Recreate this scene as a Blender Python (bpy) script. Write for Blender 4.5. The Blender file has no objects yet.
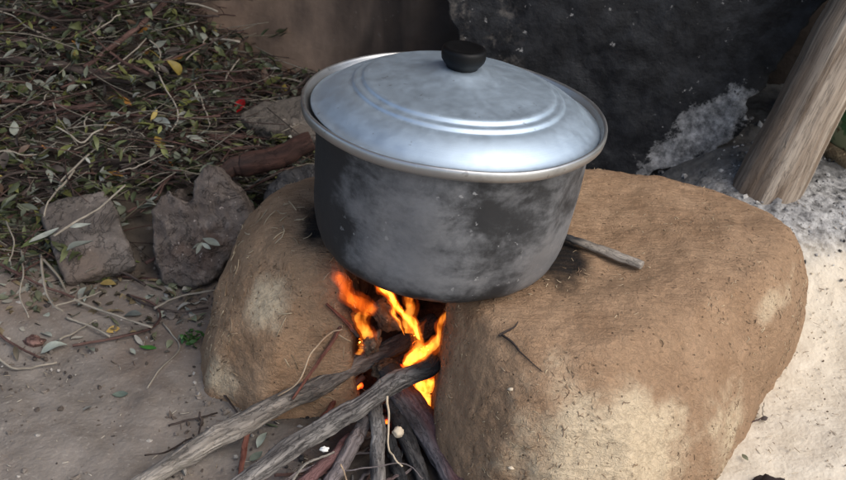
import bpy, bmesh, math, random
import numpy as np
from mathutils import Matrix, Vector

random.seed(7)
RNG = np.random.default_rng(11)
SC = bpy.context.scene
COL = SC.collection

# ------------------------------------------------------------------ camera
F, W, H = 1100.0, 846.0, 480.0
PITCH, ROLL = math.radians(31.1), math.radians(3.0)
FW = np.array([0, math.cos(PITCH), -math.sin(PITCH)])
_rt = np.array([1.0, 0, 0]); _up = np.cross(_rt, FW)
CR = math.cos(ROLL) * _rt + math.sin(ROLL) * _up
CU = math.cos(ROLL) * _up - math.sin(ROLL) * _rt
def ray(px, py):
    d = FW * F + CR * (px - W / 2) - CU * (py - H / 2)
    return d / np.linalg.norm(d)
RIM = np.array([0, 0, 0.485])
CAM = RIM - ray(455, 118) * (0.22 * F / 152.4)
cam_data = bpy.data.cameras.new('camera')
cam = bpy.data.objects.new('camera', cam_data); COL.objects.link(cam)
cam_data.sensor_width = 36; cam_data.lens = 36 * F / W
cam_data.clip_start = 0.05; cam_data.clip_end = 200
cam.matrix_world = Matrix(((CR[0], CU[0], -FW[0], CAM[0]), (CR[1], CU[1], -FW[1], CAM[1]), (CR[2], CU[2], -FW[2], CAM[2]), (0, 0, 0, 1)))
cam_data.dof.use_dof = True
cam_data.dof.focus_distance = 1.6
cam_data.dof.aperture_fstop = 9.0
SC.camera = cam

# ------------------------------------------------------------------ light
SUN_EL, SUN_AZ = math.radians(47), math.radians(125)      # azimuth clockwise from +Y: light comes from the right, a little from the front
world = bpy.data.worlds.new('World'); SC.world = world; world.use_nodes = True
wn = world.node_tree; wn.nodes.clear()
sky = wn.nodes.new('ShaderNodeTexSky'); sky.sky_type = 'NISHITA'; sky.sun_disc = False
sky.sun_elevation = SUN_EL; sky.sun_rotation = SUN_AZ; sky.dust_density = 2.5; sky.ozone_density = 1.0
bg = wn.nodes.new('ShaderNodeBackground'); bg.inputs['Strength'].default_value = 0.15
wo = wn.nodes.new('ShaderNodeOutputWorld')
wn.links.new(sky.outputs[0], bg.inputs[0]); wn.links.new(bg.outputs[0], wo.inputs[0])
sd = bpy.data.lights.new('sun', 'SUN'); sd.energy = 1.75; sd.angle = math.radians(60); sd.color = (1, 0.95, 0.87)
sun = bpy.data.objects.new('sun', sd); COL.objects.link(sun)
sdir = Vector((math.sin(SUN_AZ) * math.cos(SUN_EL), math.cos(SUN_AZ) * math.cos(SUN_EL), math.sin(SUN_EL)))
sun.rotation_euler = sdir.to_track_quat('Z', 'Y').to_euler()
SC.view_settings.view_transform = 'Standard'; SC.view_settings.look = 'None'
SC.view_settings.exposure = 0.5; SC.view_settings.gamma = 1.0
SC.view_settings.use_curve_mapping = False
SC.render.engine = 'CYCLES'
SC.cycles.use_denoising = True
SC.cycles.max_bounces = 8; SC.cycles.volume_bounces = 0; SC.cycles.transparent_max_bounces = 24
SC.cycles.sample_clamp_indirect = 6

# ------------------------------------------------------------------ helpers
def _hash(i, j, k, seed):
    h = (i.astype(np.int64) * 374761393 + j.astype(np.int64) * 668265263 + k.astype(np.int64) * 2147483647 + seed * 144665) & 0xFFFFFFFF
    h = ((h ^ (h >> 13)) * 1274126177) & 0xFFFFFFFF
    h = ((h ^ (h >> 16)) * 2246822519) & 0xFFFFFFFF
    return ((h ^ (h >> 15)) & 0xFFFFFF) / float(0xFFFFFF)
def vnoise(p, seed=0):
    p = np.asarray(p, float); f = np.floor(p).astype(np.int64); t = p - f; t = t * t * t * (t * (t * 6 - 15) + 10)
    r = 0
    for dx in (0, 1):
        for dy in (0, 1):
            for dz in (0, 1):
                w = (t[:, 0] if dx else 1 - t[:, 0]) * (t[:, 1] if dy else 1 - t[:, 1]) * (t[:, 2] if dz else 1 - t[:, 2])
                r = r + w * _hash(f[:, 0] + dx, f[:, 1] + dy, f[:, 2] + dz, seed)
    return r * 2 - 1
def fbm(p, scale, octaves=4, seed=0, gain=0.5):
    p = np.asarray(p, float) * scale; a = 1; r = 0
    for o in range(octaves):
        r = r + a * vnoise(p + o * 17.3, seed + o); a *= gain; p = p * 2.03
    return r
def sstep(a, b, x):
    t = np.clip((x - a) / (b - a), 0, 1); return t * t * (3 - 2 * t)

def tag(o, label=None, cat=None, group=None, kind=None):
    for k, v in (('label', label), ('category', cat), ('group', group), ('kind', kind)):
        if v: o[k] = v
    return o
def mesh_data(name, V, Fc, mats, smooth=True, mi=None):
    me = bpy.data.meshes.new(name)
    me.from_pydata([tuple(map(float, v)) for v in V], [], [tuple(map(int, f)) for f in Fc])
    for m in (mats if isinstance(mats, (list, tuple)) else [mats]): me.materials.append(m)
    if smooth: me.polygons.foreach_set('use_smooth', [True] * len(me.polygons))
    if mi is not None: me.polygons.foreach_set('material_index', [int(x) for x in mi])
    me.update(); return me
def link(name, me, parent=None, loc=None):
    o = bpy.data.objects.new(name, me); COL.objects.link(o)
    if parent is not None: o.parent = parent
    if loc is not None: o.location = loc
    return o
def mesh_obj(name, V, Fc, mats, parent=None, smooth=True, origin=None, mi=None):
    V = np.asarray(V, float)
    if origin is not None: V = V - np.asarray(origin, float)
    o = link(name, mesh_data(name, V, Fc, mats, smooth, mi), parent)
    if origin is not None: o.location = tuple(float(c) for c in origin)
    return o
def empty(name, loc=(0, 0, 0)):
    o = bpy.data.objects.new(name, None); COL.objects.link(o); o.location = loc; o.empty_display_size = 0.05
    return o
def fattr(me, name, vals):
    a = me.attributes.new(name, 'FLOAT', 'POINT'); a.data.foreach_set('value', np.asarray(vals, np.float32))
def vattr(me, name, vals):
    a = me.attributes.new(name, 'FLOAT_VECTOR', 'POINT'); a.data.foreach_set('vector', np.asarray(vals, np.float32).ravel())
def cattr(me, name, cols):
    a = me.attributes.new(name, 'FLOAT_COLOR', 'POINT')
    c = np.ones((len(cols), 4), np.float32); c[:, :3] = cols; a.data.foreach_set('color', c.ravel())

def resample(P, n):
    """smooth Catmull-Rom path through P, n points"""
    P = np.asarray(P, float)
    if len(P) == 2: return P[0] + (P[1] - P[0]) * np.linspace(0, 1, n)[:, None]
    Q = np.vstack([2 * P[0] - P[1], P, 2 * P[-1] - P[-2]]); out = []
    for u in np.linspace(0, len(P) - 1, n):
        i = min(int(u), len(P) - 2); t = u - i; a, b, c, d = Q[i:i + 4]
        out.append(0.5 * (2 * b + (c - a) * t + (2 * a - 5 * b + 4 * c - d) * t * t + (3 * b - a - 3 * c + d) * t ** 3))
    return np.array(out)
def tube(P, R, n=24, seg=8, wob=0.0, seed=0, flat=1.0, rough=0.0, rfreq=60, along=0.3):
    """tube mesh along P; returns V, F, t (0..1 along), cap flag per face"""
    P = resample(P, n); R = np.interp(np.linspace(0, 1, n), np.linspace(0, 1, len(R)), R) if hasattr(R, '__len__') else np.full(n, R)
    if wob:
        tt = np.linspace(0, 1, n)
        for k in range(3): P[:, k] += wob * fbm(np.c_[tt * 5, np.full(n, seed * 3.1 + k * 9.7), np.zeros(n)], 1, 3, seed)
    T = np.gradient(P, axis=0); T /= np.linalg.norm(T, axis=1)[:, None] + 1e-12
    ref = np.array([0.0, 0, 1.0]) if abs(T[0, 2]) < 0.9 else np.array([0, 1.0, 0])
    V = []; u = np.cross(ref, T[0]); u /= np.linalg.norm(u)
    for i in range(n):
        u = u - T[i] * (u @ T[i]); u /= np.linalg.norm(u); v = np.cross(T[i], u)
        a = np.linspace(0, 2 * math.pi, seg, endpoint=False)
        V.append(P[i] + R[i] * (np.cos(a)[:, None] * u + flat * np.sin(a)[:, None] * v))
    V = np.concatenate(V)
    if rough:
        cen = np.repeat(P, seg, 0); d = V - cen; aa = np.tile(np.linspace(0, 2 * math.pi, seg, endpoint=False), n); rm = R.max()
        arc = np.r_[0, np.cumsum(np.linalg.norm(np.diff(P, axis=0), axis=1))]; q = np.c_[np.cos(aa) * rm, np.sin(aa) * rm, np.repeat(arc, seg) * along] + seed * 3.3
        V = cen + d * (1 + rough * fbm(q, rfreq * 1.6, 4, seed, 0.6) + rough * 0.6 * fbm(cen + seed, 18, 2, seed + 1))[:, None]
    Fc = []; cap = []
    for i in range(n - 1):
        for j in range(seg):
            k = (j + 1) % seg; Fc.append((i * seg + j, i * seg + k, (i + 1) * seg + k, (i + 1) * seg + j)); cap.append(0)
    Fc.append(tuple(range(seg))[::-1]); Fc.append(tuple(range((n - 1) * seg, n * seg))); cap += [1, 1]
    return V, Fc, np.repeat(np.linspace(0, 1, n), seg), cap
class Bag:
    def __init__(s): s.V = []; s.F = []; s.n = 0; s.c = []; s.t = []
    def add(s, V, Fc, col=None, t=None):
        V = np.asarray(V, float); s.V.append(V); s.F += [tuple(int(i) + s.n for i in f) for f in Fc]; s.n += len(V)
        s.c.append(np.tile(np.array(col if col is not None else (1, 1, 1), float), (len(V), 1)))
        s.t.append(np.zeros(len(V)) if t is None else t)
    def obj(s, name, mat, parent=None, smooth=True):
        o = mesh_obj(name, np.concatenate(s.V), s.F, mat, parent, smooth)
        cattr(o.data, 'tint', np.concatenate(s.c)); fattr(o.data, 'along', np.concatenate(s.t)); return o

def g(x, y):
    """height of the ground and of the brush heap's earth"""
    x = np.asarray(x, float); y = np.asarray(y, float)
    z = 0.012 * np.sin(x * 5 + 1) * np.cos(y * 4)
    z = z + sstep(0.30, 0.60, x) * (0.035 + 0.10 * sstep(0.05, 0.42, y))
    z = z + sstep(0.2, 0.42, y) * sstep(0.05, 0.4, x) * 0.03
    z = z + sstep(0.28, 1.0, y) * (0.06 + 0.24 * sstep(-0.34, -0.75, x)) * sstep(0.1, -0.2, x)
    z = z + 0.05 * sstep(-0.1, 0.5, y) * sstep(-0.6, -1.0, x)
    far = np.maximum(np.abs(x), np.abs(y)); z = z * sstep(6, 2.5, far)
    return z
def hit(px, py, z):
    d = ray(px, py); return CAM + d * ((z - CAM[2]) / d[2])
def hity(px, py, y):
    d = ray(px, py); return CAM + d * ((y - CAM[1]) / d[1])
def on(px, py, lift=0.0):
    """where the sight line through a photo pixel meets the ground"""
    d = ray(px, py); t = np.arange(0.8, 5, 0.004); P = CAM + d[None] * t[:, None]
    i = int(np.argmax(P[:, 2] <= g(P[:, 0], P[:, 1]) + lift)); return P[i]

# ------------------------------------------------------------------ materials
class M:
    def __init__(s, name):
        s.m = bpy.data.materials.new(name); s.m.use_nodes = True; s.t = s.m.node_tree; s.t.nodes.clear()
        s.out = s.t.nodes.new('ShaderNodeOutputMaterial'); s.tc = s.t.nodes.new('ShaderNodeTexCoord'); s.o = s.tc.outputs['Object']
    def _set(s, sock, v):
        if isinstance(v, bpy.types.NodeSocket): s.t.links.new(v, sock)
        elif isinstance(v, (tuple, list)) and len(v) == 3 and sock.type == 'RGBA': sock.default_value = (*v, 1)
        else: sock.default_value = v
    def map(s, scale=(1, 1, 1), vec=None, loc=(0, 0, 0), rot=(0, 0, 0)):
        n = s.t.nodes.new('ShaderNodeMapping'); s._set(n.inputs[0], vec or s.o); n.inputs['Scale'].default_value = scale
        n.inputs['Location'].default_value = loc; n.inputs['Rotation'].default_value = rot; return n.outputs[0]
    def noise(s, scale, detail=4, rough=0.55, vec=None, dist=0.0):
        n = s.t.nodes.new('ShaderNodeTexNoise'); s._set(n.inputs['Vector'], vec or s.o); n.inputs['Scale'].default_value = scale
        n.inputs['Detail'].default_value = detail; n.inputs['Roughness'].default_value = rough; n.inputs['Distortion'].default_value = dist
        return n.outputs['Fac']
    def voro(s, scale, feature='F1', vec=None, out='Distance', rnd=1.0):
        n = s.t.nodes.new('ShaderNodeTexVoronoi'); n.feature = feature; s._set(n.inputs['Vector'], vec or s.o); n.inputs['Scale'].default_value = scale
        n.inputs['Randomness'].default_value = rnd; return n.outputs[out]
    def wave(s, scale, vec=None, dist=4, detail=3, dscale=1):
        n = s.t.nodes.new('ShaderNodeTexWave'); s._set(n.inputs['Vector'], vec or s.o); n.inputs['Scale'].default_value = scale
        n.inputs['Distortion'].default_value = dist; n.inputs['Detail'].default_value = detail; n.inputs['Detail Scale'].default_value = dscale
        return n.outputs['Fac']
    def ramp(s, fac, *stops):
        n = s.t.nodes.new('ShaderNodeValToRGB'); s._set(n.inputs[0], fac); e = n.color_ramp.elements
        while len(e) < len(stops): e.new(0.5)
        for el, (p, c) in zip(e, stops):
            el.position = p; el.color = (c, c, c, 1) if not isinstance(c, tuple) else (*c, 1)
        return n.outputs[0]
    def mix(s, fac, a, b, mode='MIX'):
        n = s.t.nodes.new('ShaderNodeMix'); n.data_type = 'RGBA'; n.blend_type = mode; n.clamp_factor = True
        s._set(n.inputs[0], fac); s._set(n.inputs[6], a); s._set(n.inputs[7], b); return n.outputs[2]
    def math(s, op, a, b=0.5, c=None):
        n = s.t.nodes.new('ShaderNodeMath'); n.operation = op; s._set(n.inputs[0], a); s._set(n.inputs[1], b)
        if c is not None: s._set(n.inputs[2], c)
        return n.outputs[0]
    def step(s, a, b, v):
        n = s.t.nodes.new('ShaderNodeMapRange'); n.interpolation_type = 'SMOOTHSTEP'; s._set(n.inputs[0], v)
        n.inputs[1].default_value = a; n.inputs[2].default_value = b; return n.outputs[0]
    def xyz(s, vec=None):
        n = s.t.nodes.new('ShaderNodeSeparateXYZ'); s._set(n.inputs[0], vec or s.o); return n.outputs
    def attr(s, name, out='Fac'):
        n = s.t.nodes.new('ShaderNodeAttribute'); n.attribute_name = name; return n.outputs[out]
    def rand(s):
        return s.t.nodes.new('ShaderNodeObjectInfo').outputs['Random']
    def bump(s, h, strength=0.5, dist=0.004, normal=None):
        n = s.t.nodes.new('ShaderNodeBump'); s._set(n.inputs['Height'], h); n.inputs['Strength'].default_value = strength
        n.inputs['Distance'].default_value = dist
        if normal is not None: s._set(n.inputs['Normal'], normal)
        return n.outputs[0]
    def bsdf(s, col, rough=0.9, metal=0.0, normal=None, spec=0.3, **kw):
        n = s.t.nodes.new('ShaderNodeBsdfPrincipled'); s._set(n.inputs['Base Color'], col); s._set(n.inputs['Roughness'], rough)
        s._set(n.inputs['Metallic'], metal); s._set(n.inputs['Specular IOR Level'], spec)
        if normal is not None: s._set(n.inputs['Normal'], normal)
        for k, v in kw.items(): s._set(n.inputs[k.replace('_', ' ')], v)
        s.t.links.new(n.outputs[0], s.out.inputs[0]); return s.m

def mat_clay():
    k = M('straw_clay'); x, y, z = k.xyz()
    big = k.noise(3.2, 5, 0.6); mid = k.noise(14, 5, 0.65); fine = k.noise(120, 4, 0.7)
    fib = k.math('ABSOLUTE', k.math('SUBTRACT', k.noise(70, 3, 0.6, dist=1.6), 0.5))
    fibre = k.step(0.0, 0.06, fib)
    base = k.mix(k.ramp(mid, (0.3, 0.0), (0.72, 1.0)), (0.235, 0.143, 0.082), (0.370, 0.246, 0.152))
    base = k.mix(k.ramp(big, (0.42, 0.0), (0.62, 0.8)), base, (0.270, 0.174, 0.105))
    # paler, drier clay where the coat has dried out
    dry_n = k.math('ADD', k.noise(9, 5, 0.65), k.math('MULTIPLY', mid, 0.35))
    a = k.attr('dry'); dry = k.step(0.55, 1.15, k.math('ADD', a, k.math('MULTIPLY', k.math('SUBTRACT', dry_n, 0.67), 1.8)))
    base = k.mix(dry, base, k.mix(fine, (0.43, 0.335, 0.22), (0.56, 0.455, 0.315)))
    base = k.mix(k.math('MULTIPLY', k.math('SUBTRACT', 1.0, fibre), k.math('MULTIPLY', k.step(0.4, 0.6, k.noise(20, 3)), 0.25)), base, k.mix(0.6, base, (0.42, 0.31, 0.20)))
    # little dark pits and chaff
    pit = k.step(0.16, 0.06, k.voro(85, vec=k.map((1, 1, 1)))); pit = k.math('MULTIPLY', pit, k.step(0.50, 0.62, k.noise(38, 2)))
    dent = k.math('MULTIPLY', k.step(0.17, 0.07, k.voro(44, vec=k.map((1, 2.4, 1.6), rot=(0.3, 0.2, 0.8)))), k.step(0.46, 0.60, k.noise(21, 3, vec=k.map((1, 1, 1), loc=(5, 3, 1)))))
    pit = k.math('MAXIMUM', pit, k.math('MULTIPLY', dent, 0.8))
    base = k.mix(k.math('MULTIPLY', pit, 0.8), base, (0.05, 0.032, 0.02))
    soot = k.step(0.35, 0.9, k.math('ADD', k.attr('soot'), k.math('MULTIPLY', k.math('SUBTRACT', k.noise(22, 4), 0.5), 0.9)))
    base = k.mix(soot, base, (0.012, 0.010, 0.009))
    h = k.math('ADD', k.math('MULTIPLY', fibre, 0.22), k.math('ADD', k.math('MULTIPLY', fine, 0.5), k.math('MULTIPLY', pit, -0.9)))
    stroke = k.noise(1.0, 4, 0.65, vec=k.map((26, 150, 110), rot=(0.5, 0.7, 0.6)), dist=0.5)
    base = k.mix(k.math('MULTIPLY', k.ramp(stroke, (0.38, 1.0), (0.55, 0.0)), 0.16), base, (0.10, 0.062, 0.038))
    h = k.math('ADD', h, k.math('ADD', k.math('MULTIPLY', stroke, 1.3), k.math('MULTIPLY', k.noise(36, 4, 0.6), 0.6)))
    return k.bsdf(base, 0.92, normal=k.bump(h, 0.75, 0.005), spec=0.2)
def mat_ground():
    k = M('ground_soil'); x, y, z = k.xyz()
    big = k.noise(2.4, 5, 0.6); mid = k.noise(11, 5, 0.65); fine = k.noise(90, 5, 0.7); gr = k.voro(140)
    dirt = k.mix(k.ramp(mid, (0.32, 0.0), (0.7, 1.0)), (0.145, 0.125, 0.107), (0.245, 0.217, 0.190))
    dirt = k.mix(k.ramp(big, (0.45, 0.0), (0.66, 0.75)), dirt, (0.16, 0.112, 0.082))
    dirt = k.mix(k.math('MULTIPLY', k.step(0.60, 0.72, k.noise(150, 3)), 0.6), dirt, (0.30, 0.27, 0.235))
    dirt = k.mix(k.math('MULTIPLY', k.step(0.54, 0.76, k.noise(5, 7, 0.72, vec=k.map((1, 1, 1), loc=(4, 2, 0)))), 0.7), dirt, (0.072, 0.052, 0.042))
    wob = k.math('MULTIPLY', k.math('SUBTRACT', k.noise(6, 4), 0.5), 0.22)
    cream = k.mix(k.ramp(mid, (0.3, 0.0), (0.7, 1.0)), (0.53, 0.455, 0.35), (0.66, 0.59, 0.48))
    cream = k.mix(k.step(0.66, 0.74, k.noise(48, 3)), cream, (0.30, 0.25, 0.19))
    ash = k.mix(k.ramp(k.noise(60, 5, 0.75), (0.36, 0.0), (0.62, 1.0)), (0.09, 0.087, 0.084), (0.40, 0.392, 0.38))
    ash = k.mix(k.step(0.60, 0.68, k.noise(85, 3, vec=k.map((1, 1, 1), loc=(7, 1, 3)))), ash, (0.07, 0.067, 0.064))
    yy = k.math('ADD', y, wob); right = k.mix(k.step(0.22, 0.36, yy), cream, ash)
    right = k.mix(k.math('MULTIPLY', k.step(0.42, 0.6, yy), 0.9), right, k.mix(fine, (0.03, 0.029, 0.028), (0.11, 0.107, 0.104)))  # ash painted darker behind the sheet, standing in for the shade in that gap
    xx = k.math('ADD', x, wob); base = k.mix(k.step(0.10, 0.30, xx), dirt, right)
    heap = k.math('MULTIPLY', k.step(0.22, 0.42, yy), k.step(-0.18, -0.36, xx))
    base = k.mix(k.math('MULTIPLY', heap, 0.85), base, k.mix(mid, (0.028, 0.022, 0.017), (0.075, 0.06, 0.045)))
    burnt = k.step(0.23, 0.08, k.math('ADD', wob, k.math('SQRT', k.math('ADD', k.math('POWER', k.math('ADD', x, 0.05), 2.0), k.math('POWER', k.math('ADD', y, 0.12), 2.0)))))
    base = k.mix(k.math('MULTIPLY', burnt, 0.85), base, (0.022, 0.018, 0.016))
    h = k.math('ADD', k.math('MULTIPLY', fine, 0.8), k.math('MULTIPLY', k.math('SUBTRACT', 0.5, gr), 0.25))
    h = k.math('ADD', h, k.math('MULTIPLY', k.noise(32, 4), 1.4))
    return k.bsdf(base, 0.95, normal=k.bump(h, 0.6, 0.005), spec=0.15)
def mat_wall():
    k = M('smoked_mud_plaster'); mid = k.noise(5, 6, 0.65); st = k.noise(3.0, 4, 0.6, vec=k.map((2.2, 1, 0.5)))
    c = k.mix(k.ramp(mid, (0.35, 0.0), (0.68, 1.0)), (0.155, 0.105, 0.076), (0.29, 0.20, 0.142))
    c = k.mix(k.ramp(st, (0.45, 0.0), (0.65, 0.8)), c, (0.045, 0.034, 0.028))
    sp = k.step(0.66, 0.72, k.noise(60, 3)); c = k.mix(k.math('MULTIPLY', sp, 0.5), c, (0.2, 0.16, 0.13))
    x, y, z = k.xyz(); c = k.mix(k.math('MULTIPLY', k.step(-0.16, 0.0, x), 0.85), c, (0.018, 0.017, 0.018))
    h = k.math('ADD', mid, k.math('MULTIPLY', k.noise(40, 4), 0.3))
    return k.bsdf(c, 0.85, normal=k.bump(h, 0.6, 0.01))
def mat_sheet():
    k = M('sooty_sheet'); x, y, z = k.xyz()
    mid = k.noise(7, 6, 0.68); sc = k.noise(24, 6, 0.72)
    c = k.mix(k.ramp(sc, (0.42, 0.0), (0.75, 1.0)), (0.004, 0.0045, 0.006), (0.022, 0.0235, 0.027))
    dx, dz = k.math('SUBTRACT', x, 0.525), k.math('SUBTRACT', z, 0.205)
    uu = k.math('ADD', k.math('MULTIPLY', dx, 0.72), k.math('MULTIPLY', dz, 0.69)); vv = k.math('SUBTRACT', k.math('MULTIPLY', dz, 0.72), k.math('MULTIPLY', dx, 0.69))
    d = k.math('SQRT', k.math('ADD', k.math('POWER', k.math('DIVIDE', uu, 0.19), 2.0), k.math('POWER', k.math('DIVIDE', vv, 0.075), 2.0)))
    pat = k.math('ADD', k.math('ADD', k.step(1.25, 0.1, d), k.math('MULTIPLY', k.step(0.22, 0.12, z), 0.12)), k.math('MULTIPLY', k.math('SUBTRACT', k.noise(13, 9, 0.76), 0.5), 2.6))
    pale = k.math('MULTIPLY', k.step(0.46, 0.64, pat), k.ramp(k.noise(40, 7, 0.78), (0.36, 0.25), (0.58, 1.0)))
    c = k.mix(pale, c, k.mix(k.ramp(k.noise(70, 5, 0.7), (0.3, 0.0), (0.7, 1.0)), (0.07, 0.072, 0.075), (0.40, 0.40, 0.40)))
    strip = k.math('MULTIPLY', k.step(0.10, 0.04, k.math('ABSOLUTE', k.math('SUBTRACT', x, 0.06))), k.step(0.48, 0.62, k.noise(11, 6, 0.7)))
    c = k.mix(k.math('MULTIPLY', strip, 0.7), c, (0.14, 0.125, 0.11))
    fl = k.step(0.655, 0.70, k.noise(58, 4, 0.65)); fl = k.math('MULTIPLY', fl, k.step(0.46, 0.58, mid))
    c = k.mix(k.math('MULTIPLY', fl, 0.8), c, (0.26, 0.255, 0.25))
    h = k.math('ADD', k.math('MULTIPLY', mid, 1.5), k.math('ADD', k.math('MULTIPLY', sc, 0.5), k.math('MULTIPLY', pale, 0.35)))
    return k.bsdf(c, k.ramp(mid, (0.3, 0.42), (0.7, 0.7)), normal=k.bump(h, 0.65, 0.008), spec=0.25)
def mat_pot():
    k = M('sooty_aluminium'); x, y, z = k.xyz()
    smear = k.noise(7.5, 5, 0.6, vec=k.map((1, 1, 1.1))); mid = k.noise(26, 5, 0.65); big = k.noise(3.4, 4, 0.5, vec=k.map((1, 1, 0.7), loc=(3.3, 1.2, 0.4)))
    ang = k.math('ARCTAN2', x, k.math('MULTIPLY', y, -1.0))            # 0 towards the front, + to the right
    band = k.math('MULTIPLY', k.step(0.085, 0.15, z), k.step(-0.15, 0.35, ang))    # black band under the rim on the right half
    left = k.step(-0.45, -1.25, ang)
    clean = k.math('MULTIPLY', k.step(0.45, 1.0, ang), k.step(0.14, 0.06, z))
    blot = k.noise(15, 5, 0.62, vec=k.map((1, 1, 1.8), loc=(1.3, 4.4, 2.0)), dist=0.4)
    s = k.math('ADD', k.math('MULTIPLY', k.math('SUBTRACT', smear, 0.56), 2.0), k.math('MULTIPLY', k.math('SUBTRACT', big, 0.5), 1.0))
    s = k.math('ADD', s, k.math('MULTIPLY', k.math('SUBTRACT', blot, 0.53), 1.5))
    s = k.math('ADD', s, k.math('SUBTRACT', k.math('ADD', k.math('MULTIPLY', band, 0.42), k.math('MULTIPLY', left, 1.2)), k.math('MULTIPLY', clean, 0.7)))
    s = k.math('ADD', s, k.math('MULTIPLY', k.step(0.06, 0.0, z), 0.8))
    soot = k.step(-0.62, 0.42, k.math('ADD', s, k.math('MULTIPLY', k.math('SUBTRACT', k.noise(48, 7, 0.75), 0.5), 0.9)))
    spots = k.math('MULTIPLY', k.step(0.20, 0.13, k.voro(17, vec=k.map((1, 1, 1.3)))), k.step(0.52, 0.6, k.noise(9, 2)))
    soot = k.math('MAXIMUM', soot, k.math('MULTIPLY', spots, 0.85))
    fleck = k.math('MULTIPLY', k.step(0.66, 0.70, k.noise(90, 3)), k.step(0.5, 0.62, k.noise(8, 3)))
    metal = k.mix(mid, (0.20, 0.204, 0.214), (0.30, 0.305, 0.315))
    c = k.mix(soot, metal, (0.020, 0.0205, 0.022)); c = k.mix(k.math('MULTIPLY', fleck, 0.7), c, (0.36, 0.36, 0.36))
    h = k.math('ADD', k.noise(18, 3), k.math('MULTIPLY', mid, 0.25))
    return k.bsdf(c, k.mix(soot, (0.48,) * 3, (0.62,) * 3), k.math('MULTIPLY', k.math('SUBTRACT', 1.0, soot), 0.55), k.bump(h, 0.45, 0.005), 0.35)
def mat_alu(name, rough, col, dirt=0.0, ring=True):
    k = M(name); x, y, z = k.xyz(); r = k.math('SQRT', k.math('ADD', k.math('POWER', x, 2.0), k.math('POWER', y, 2.0)))
    sm = k.noise(9, 5, 0.65); fi = k.noise(45, 4, 0.7)
    n = k.t.nodes.new('ShaderNodeTexNoise'); n.noise_dimensions = '1D'; k._set(n.inputs['W'], r); n.inputs['Scale'].default_value = 900; n.inputs['Detail'].default_value = 2
    scr = k.step(0.66, 0.74, k.noise(1.0, 3, 0.6, vec=k.map((260, 22, 60), rot=(0, 0, 0.7)), dist=0.6))
    c = k.mix(k.ramp(sm, (0.36, 0.0), (0.66, 1.0)), col, tuple(v * 0.91 for v in col)); c = k.mix(k.math('MULTIPLY', scr, 0.18), c, (0.75, 0.78, 0.8))
    c = k.mix(k.math('MULTIPLY', k.step(0.70, 0.74, k.noise(70, 2)), 0.4), c, (0.12, 0.11, 0.10))
    c = k.mix(k.math('MULTIPLY', k.step(0.5, 0.72, k.noise(5, 6, 0.7)), dirt), c, (0.07, 0.062, 0.055))
    ro = k.math('ADD', k.math('MULTIPLY', k.ramp(fi, (0.3, 0.0), (0.7, 1.0)), 0.16), k.math('ADD', rough - 0.05, k.math('MULTIPLY', sm, 0.10)))
    h = k.math('ADD', k.math('MULTIPLY', n.outputs['Fac'], 0.10), k.math('ADD', k.math('MULTIPLY', k.noise(6, 2), 4.0), k.math('MULTIPLY', fi, 0.12)))
    return k.bsdf(c, ro, 0.85, k.bump(h, 0.18, 0.003), 0.5)
def mat_plain(name, col, rough=0.6, var=0.3, scale=40, bump=0.2, metal=0.0, spec=0.3):
    k = M(name); n = k.noise(scale, 4, 0.6)
    return k.bsdf(k.mix(k.ramp(n, (0.3, 0.0), (0.7, 1.0)), tuple(v * (1 - var) for v in col), tuple(min(1, v * (1 + var)) for v in col)), rough, metal, k.bump(n, bump, 0.004), spec)
def mat_wood(name, dark, light, scale=1.0, char=False, spot=None, bump=0.6, charcol=(0.012, 0.011, 0.012)):
    """bark or bare wood; grain runs along the 'along' attribute of a stick"""
    k = M(name); al = k.attr('along'); r = k.rand()
    v = k.attr('gp', 'Vector')
    n1 = k.noise(24 * scale, 5, 0.65, vec=v, dist=0.6); n2 = k.noise(110 * scale, 4, 0.7, vec=v); big = k.noise(6 * scale, 3, 0.5, vec=v)
    gr = k.attr('grain')
    crack = k.step(0.035, 0.0, k.math('ABSOLUTE', k.math('SUBTRACT', k.noise(120 * scale, 3, 0.6, vec=v, dist=0.3), 0.5)))
    f = k.math('ADD', k.math('MULTIPLY', n1, 0.6), k.math('ADD', k.math('MULTIPLY', n2, 0.25), k.math('MULTIPLY', gr, 0.25)))
    c = k.mix(k.ramp(f, (0.44, 0.0), (0.66, 1.0)), dark, light)
    c = k.mix(k.math('MULTIPLY', crack, 0.30), c, tuple(v_ * 0.35 for v_ in dark))
    if spot: c = k.mix(k.math('MULTIPLY', k.step(0.52, 0.62, big), 0.8), c, spot)
    if char: 
        cf = k.step(0.35, 0.75, k.math('ADD', k.attr('char'), k.math('MULTIPLY', k.math('SUBTRACT', n1, 0.5), 1.1)))
        c = k.mix(cf, c, k.mix(n2, charcol, (0.05, 0.05, 0.052)))
    h = k.math('SUBTRACT', k.math('ADD', k.math('MULTIPLY', gr, 0.8), k.math('ADD', n1, k.math('MULTIPLY', n2, 0.5))), k.math('MULTIPLY', crack, 0.35))
    return k.bsdf(c, 0.85, normal=k.bump(h, bump, 0.004), spec=0.25)
def mat_tint(name, rough=0.6, var=0.35, scale=60, bump=0.2):
    k = M(name); n = k.noise(scale, 3, 0.6); c = k.attr('tint', 'Color'); d = k.mix(1.0, c, (1 - var,) * 3, 'MULTIPLY')
    return k.bsdf(k.mix(k.ramp(n, (0.35, 0.0), (0.65, 1.0)), d, c), rough, normal=k.bump(n, bump, 0.002), spec=0.3)
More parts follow.
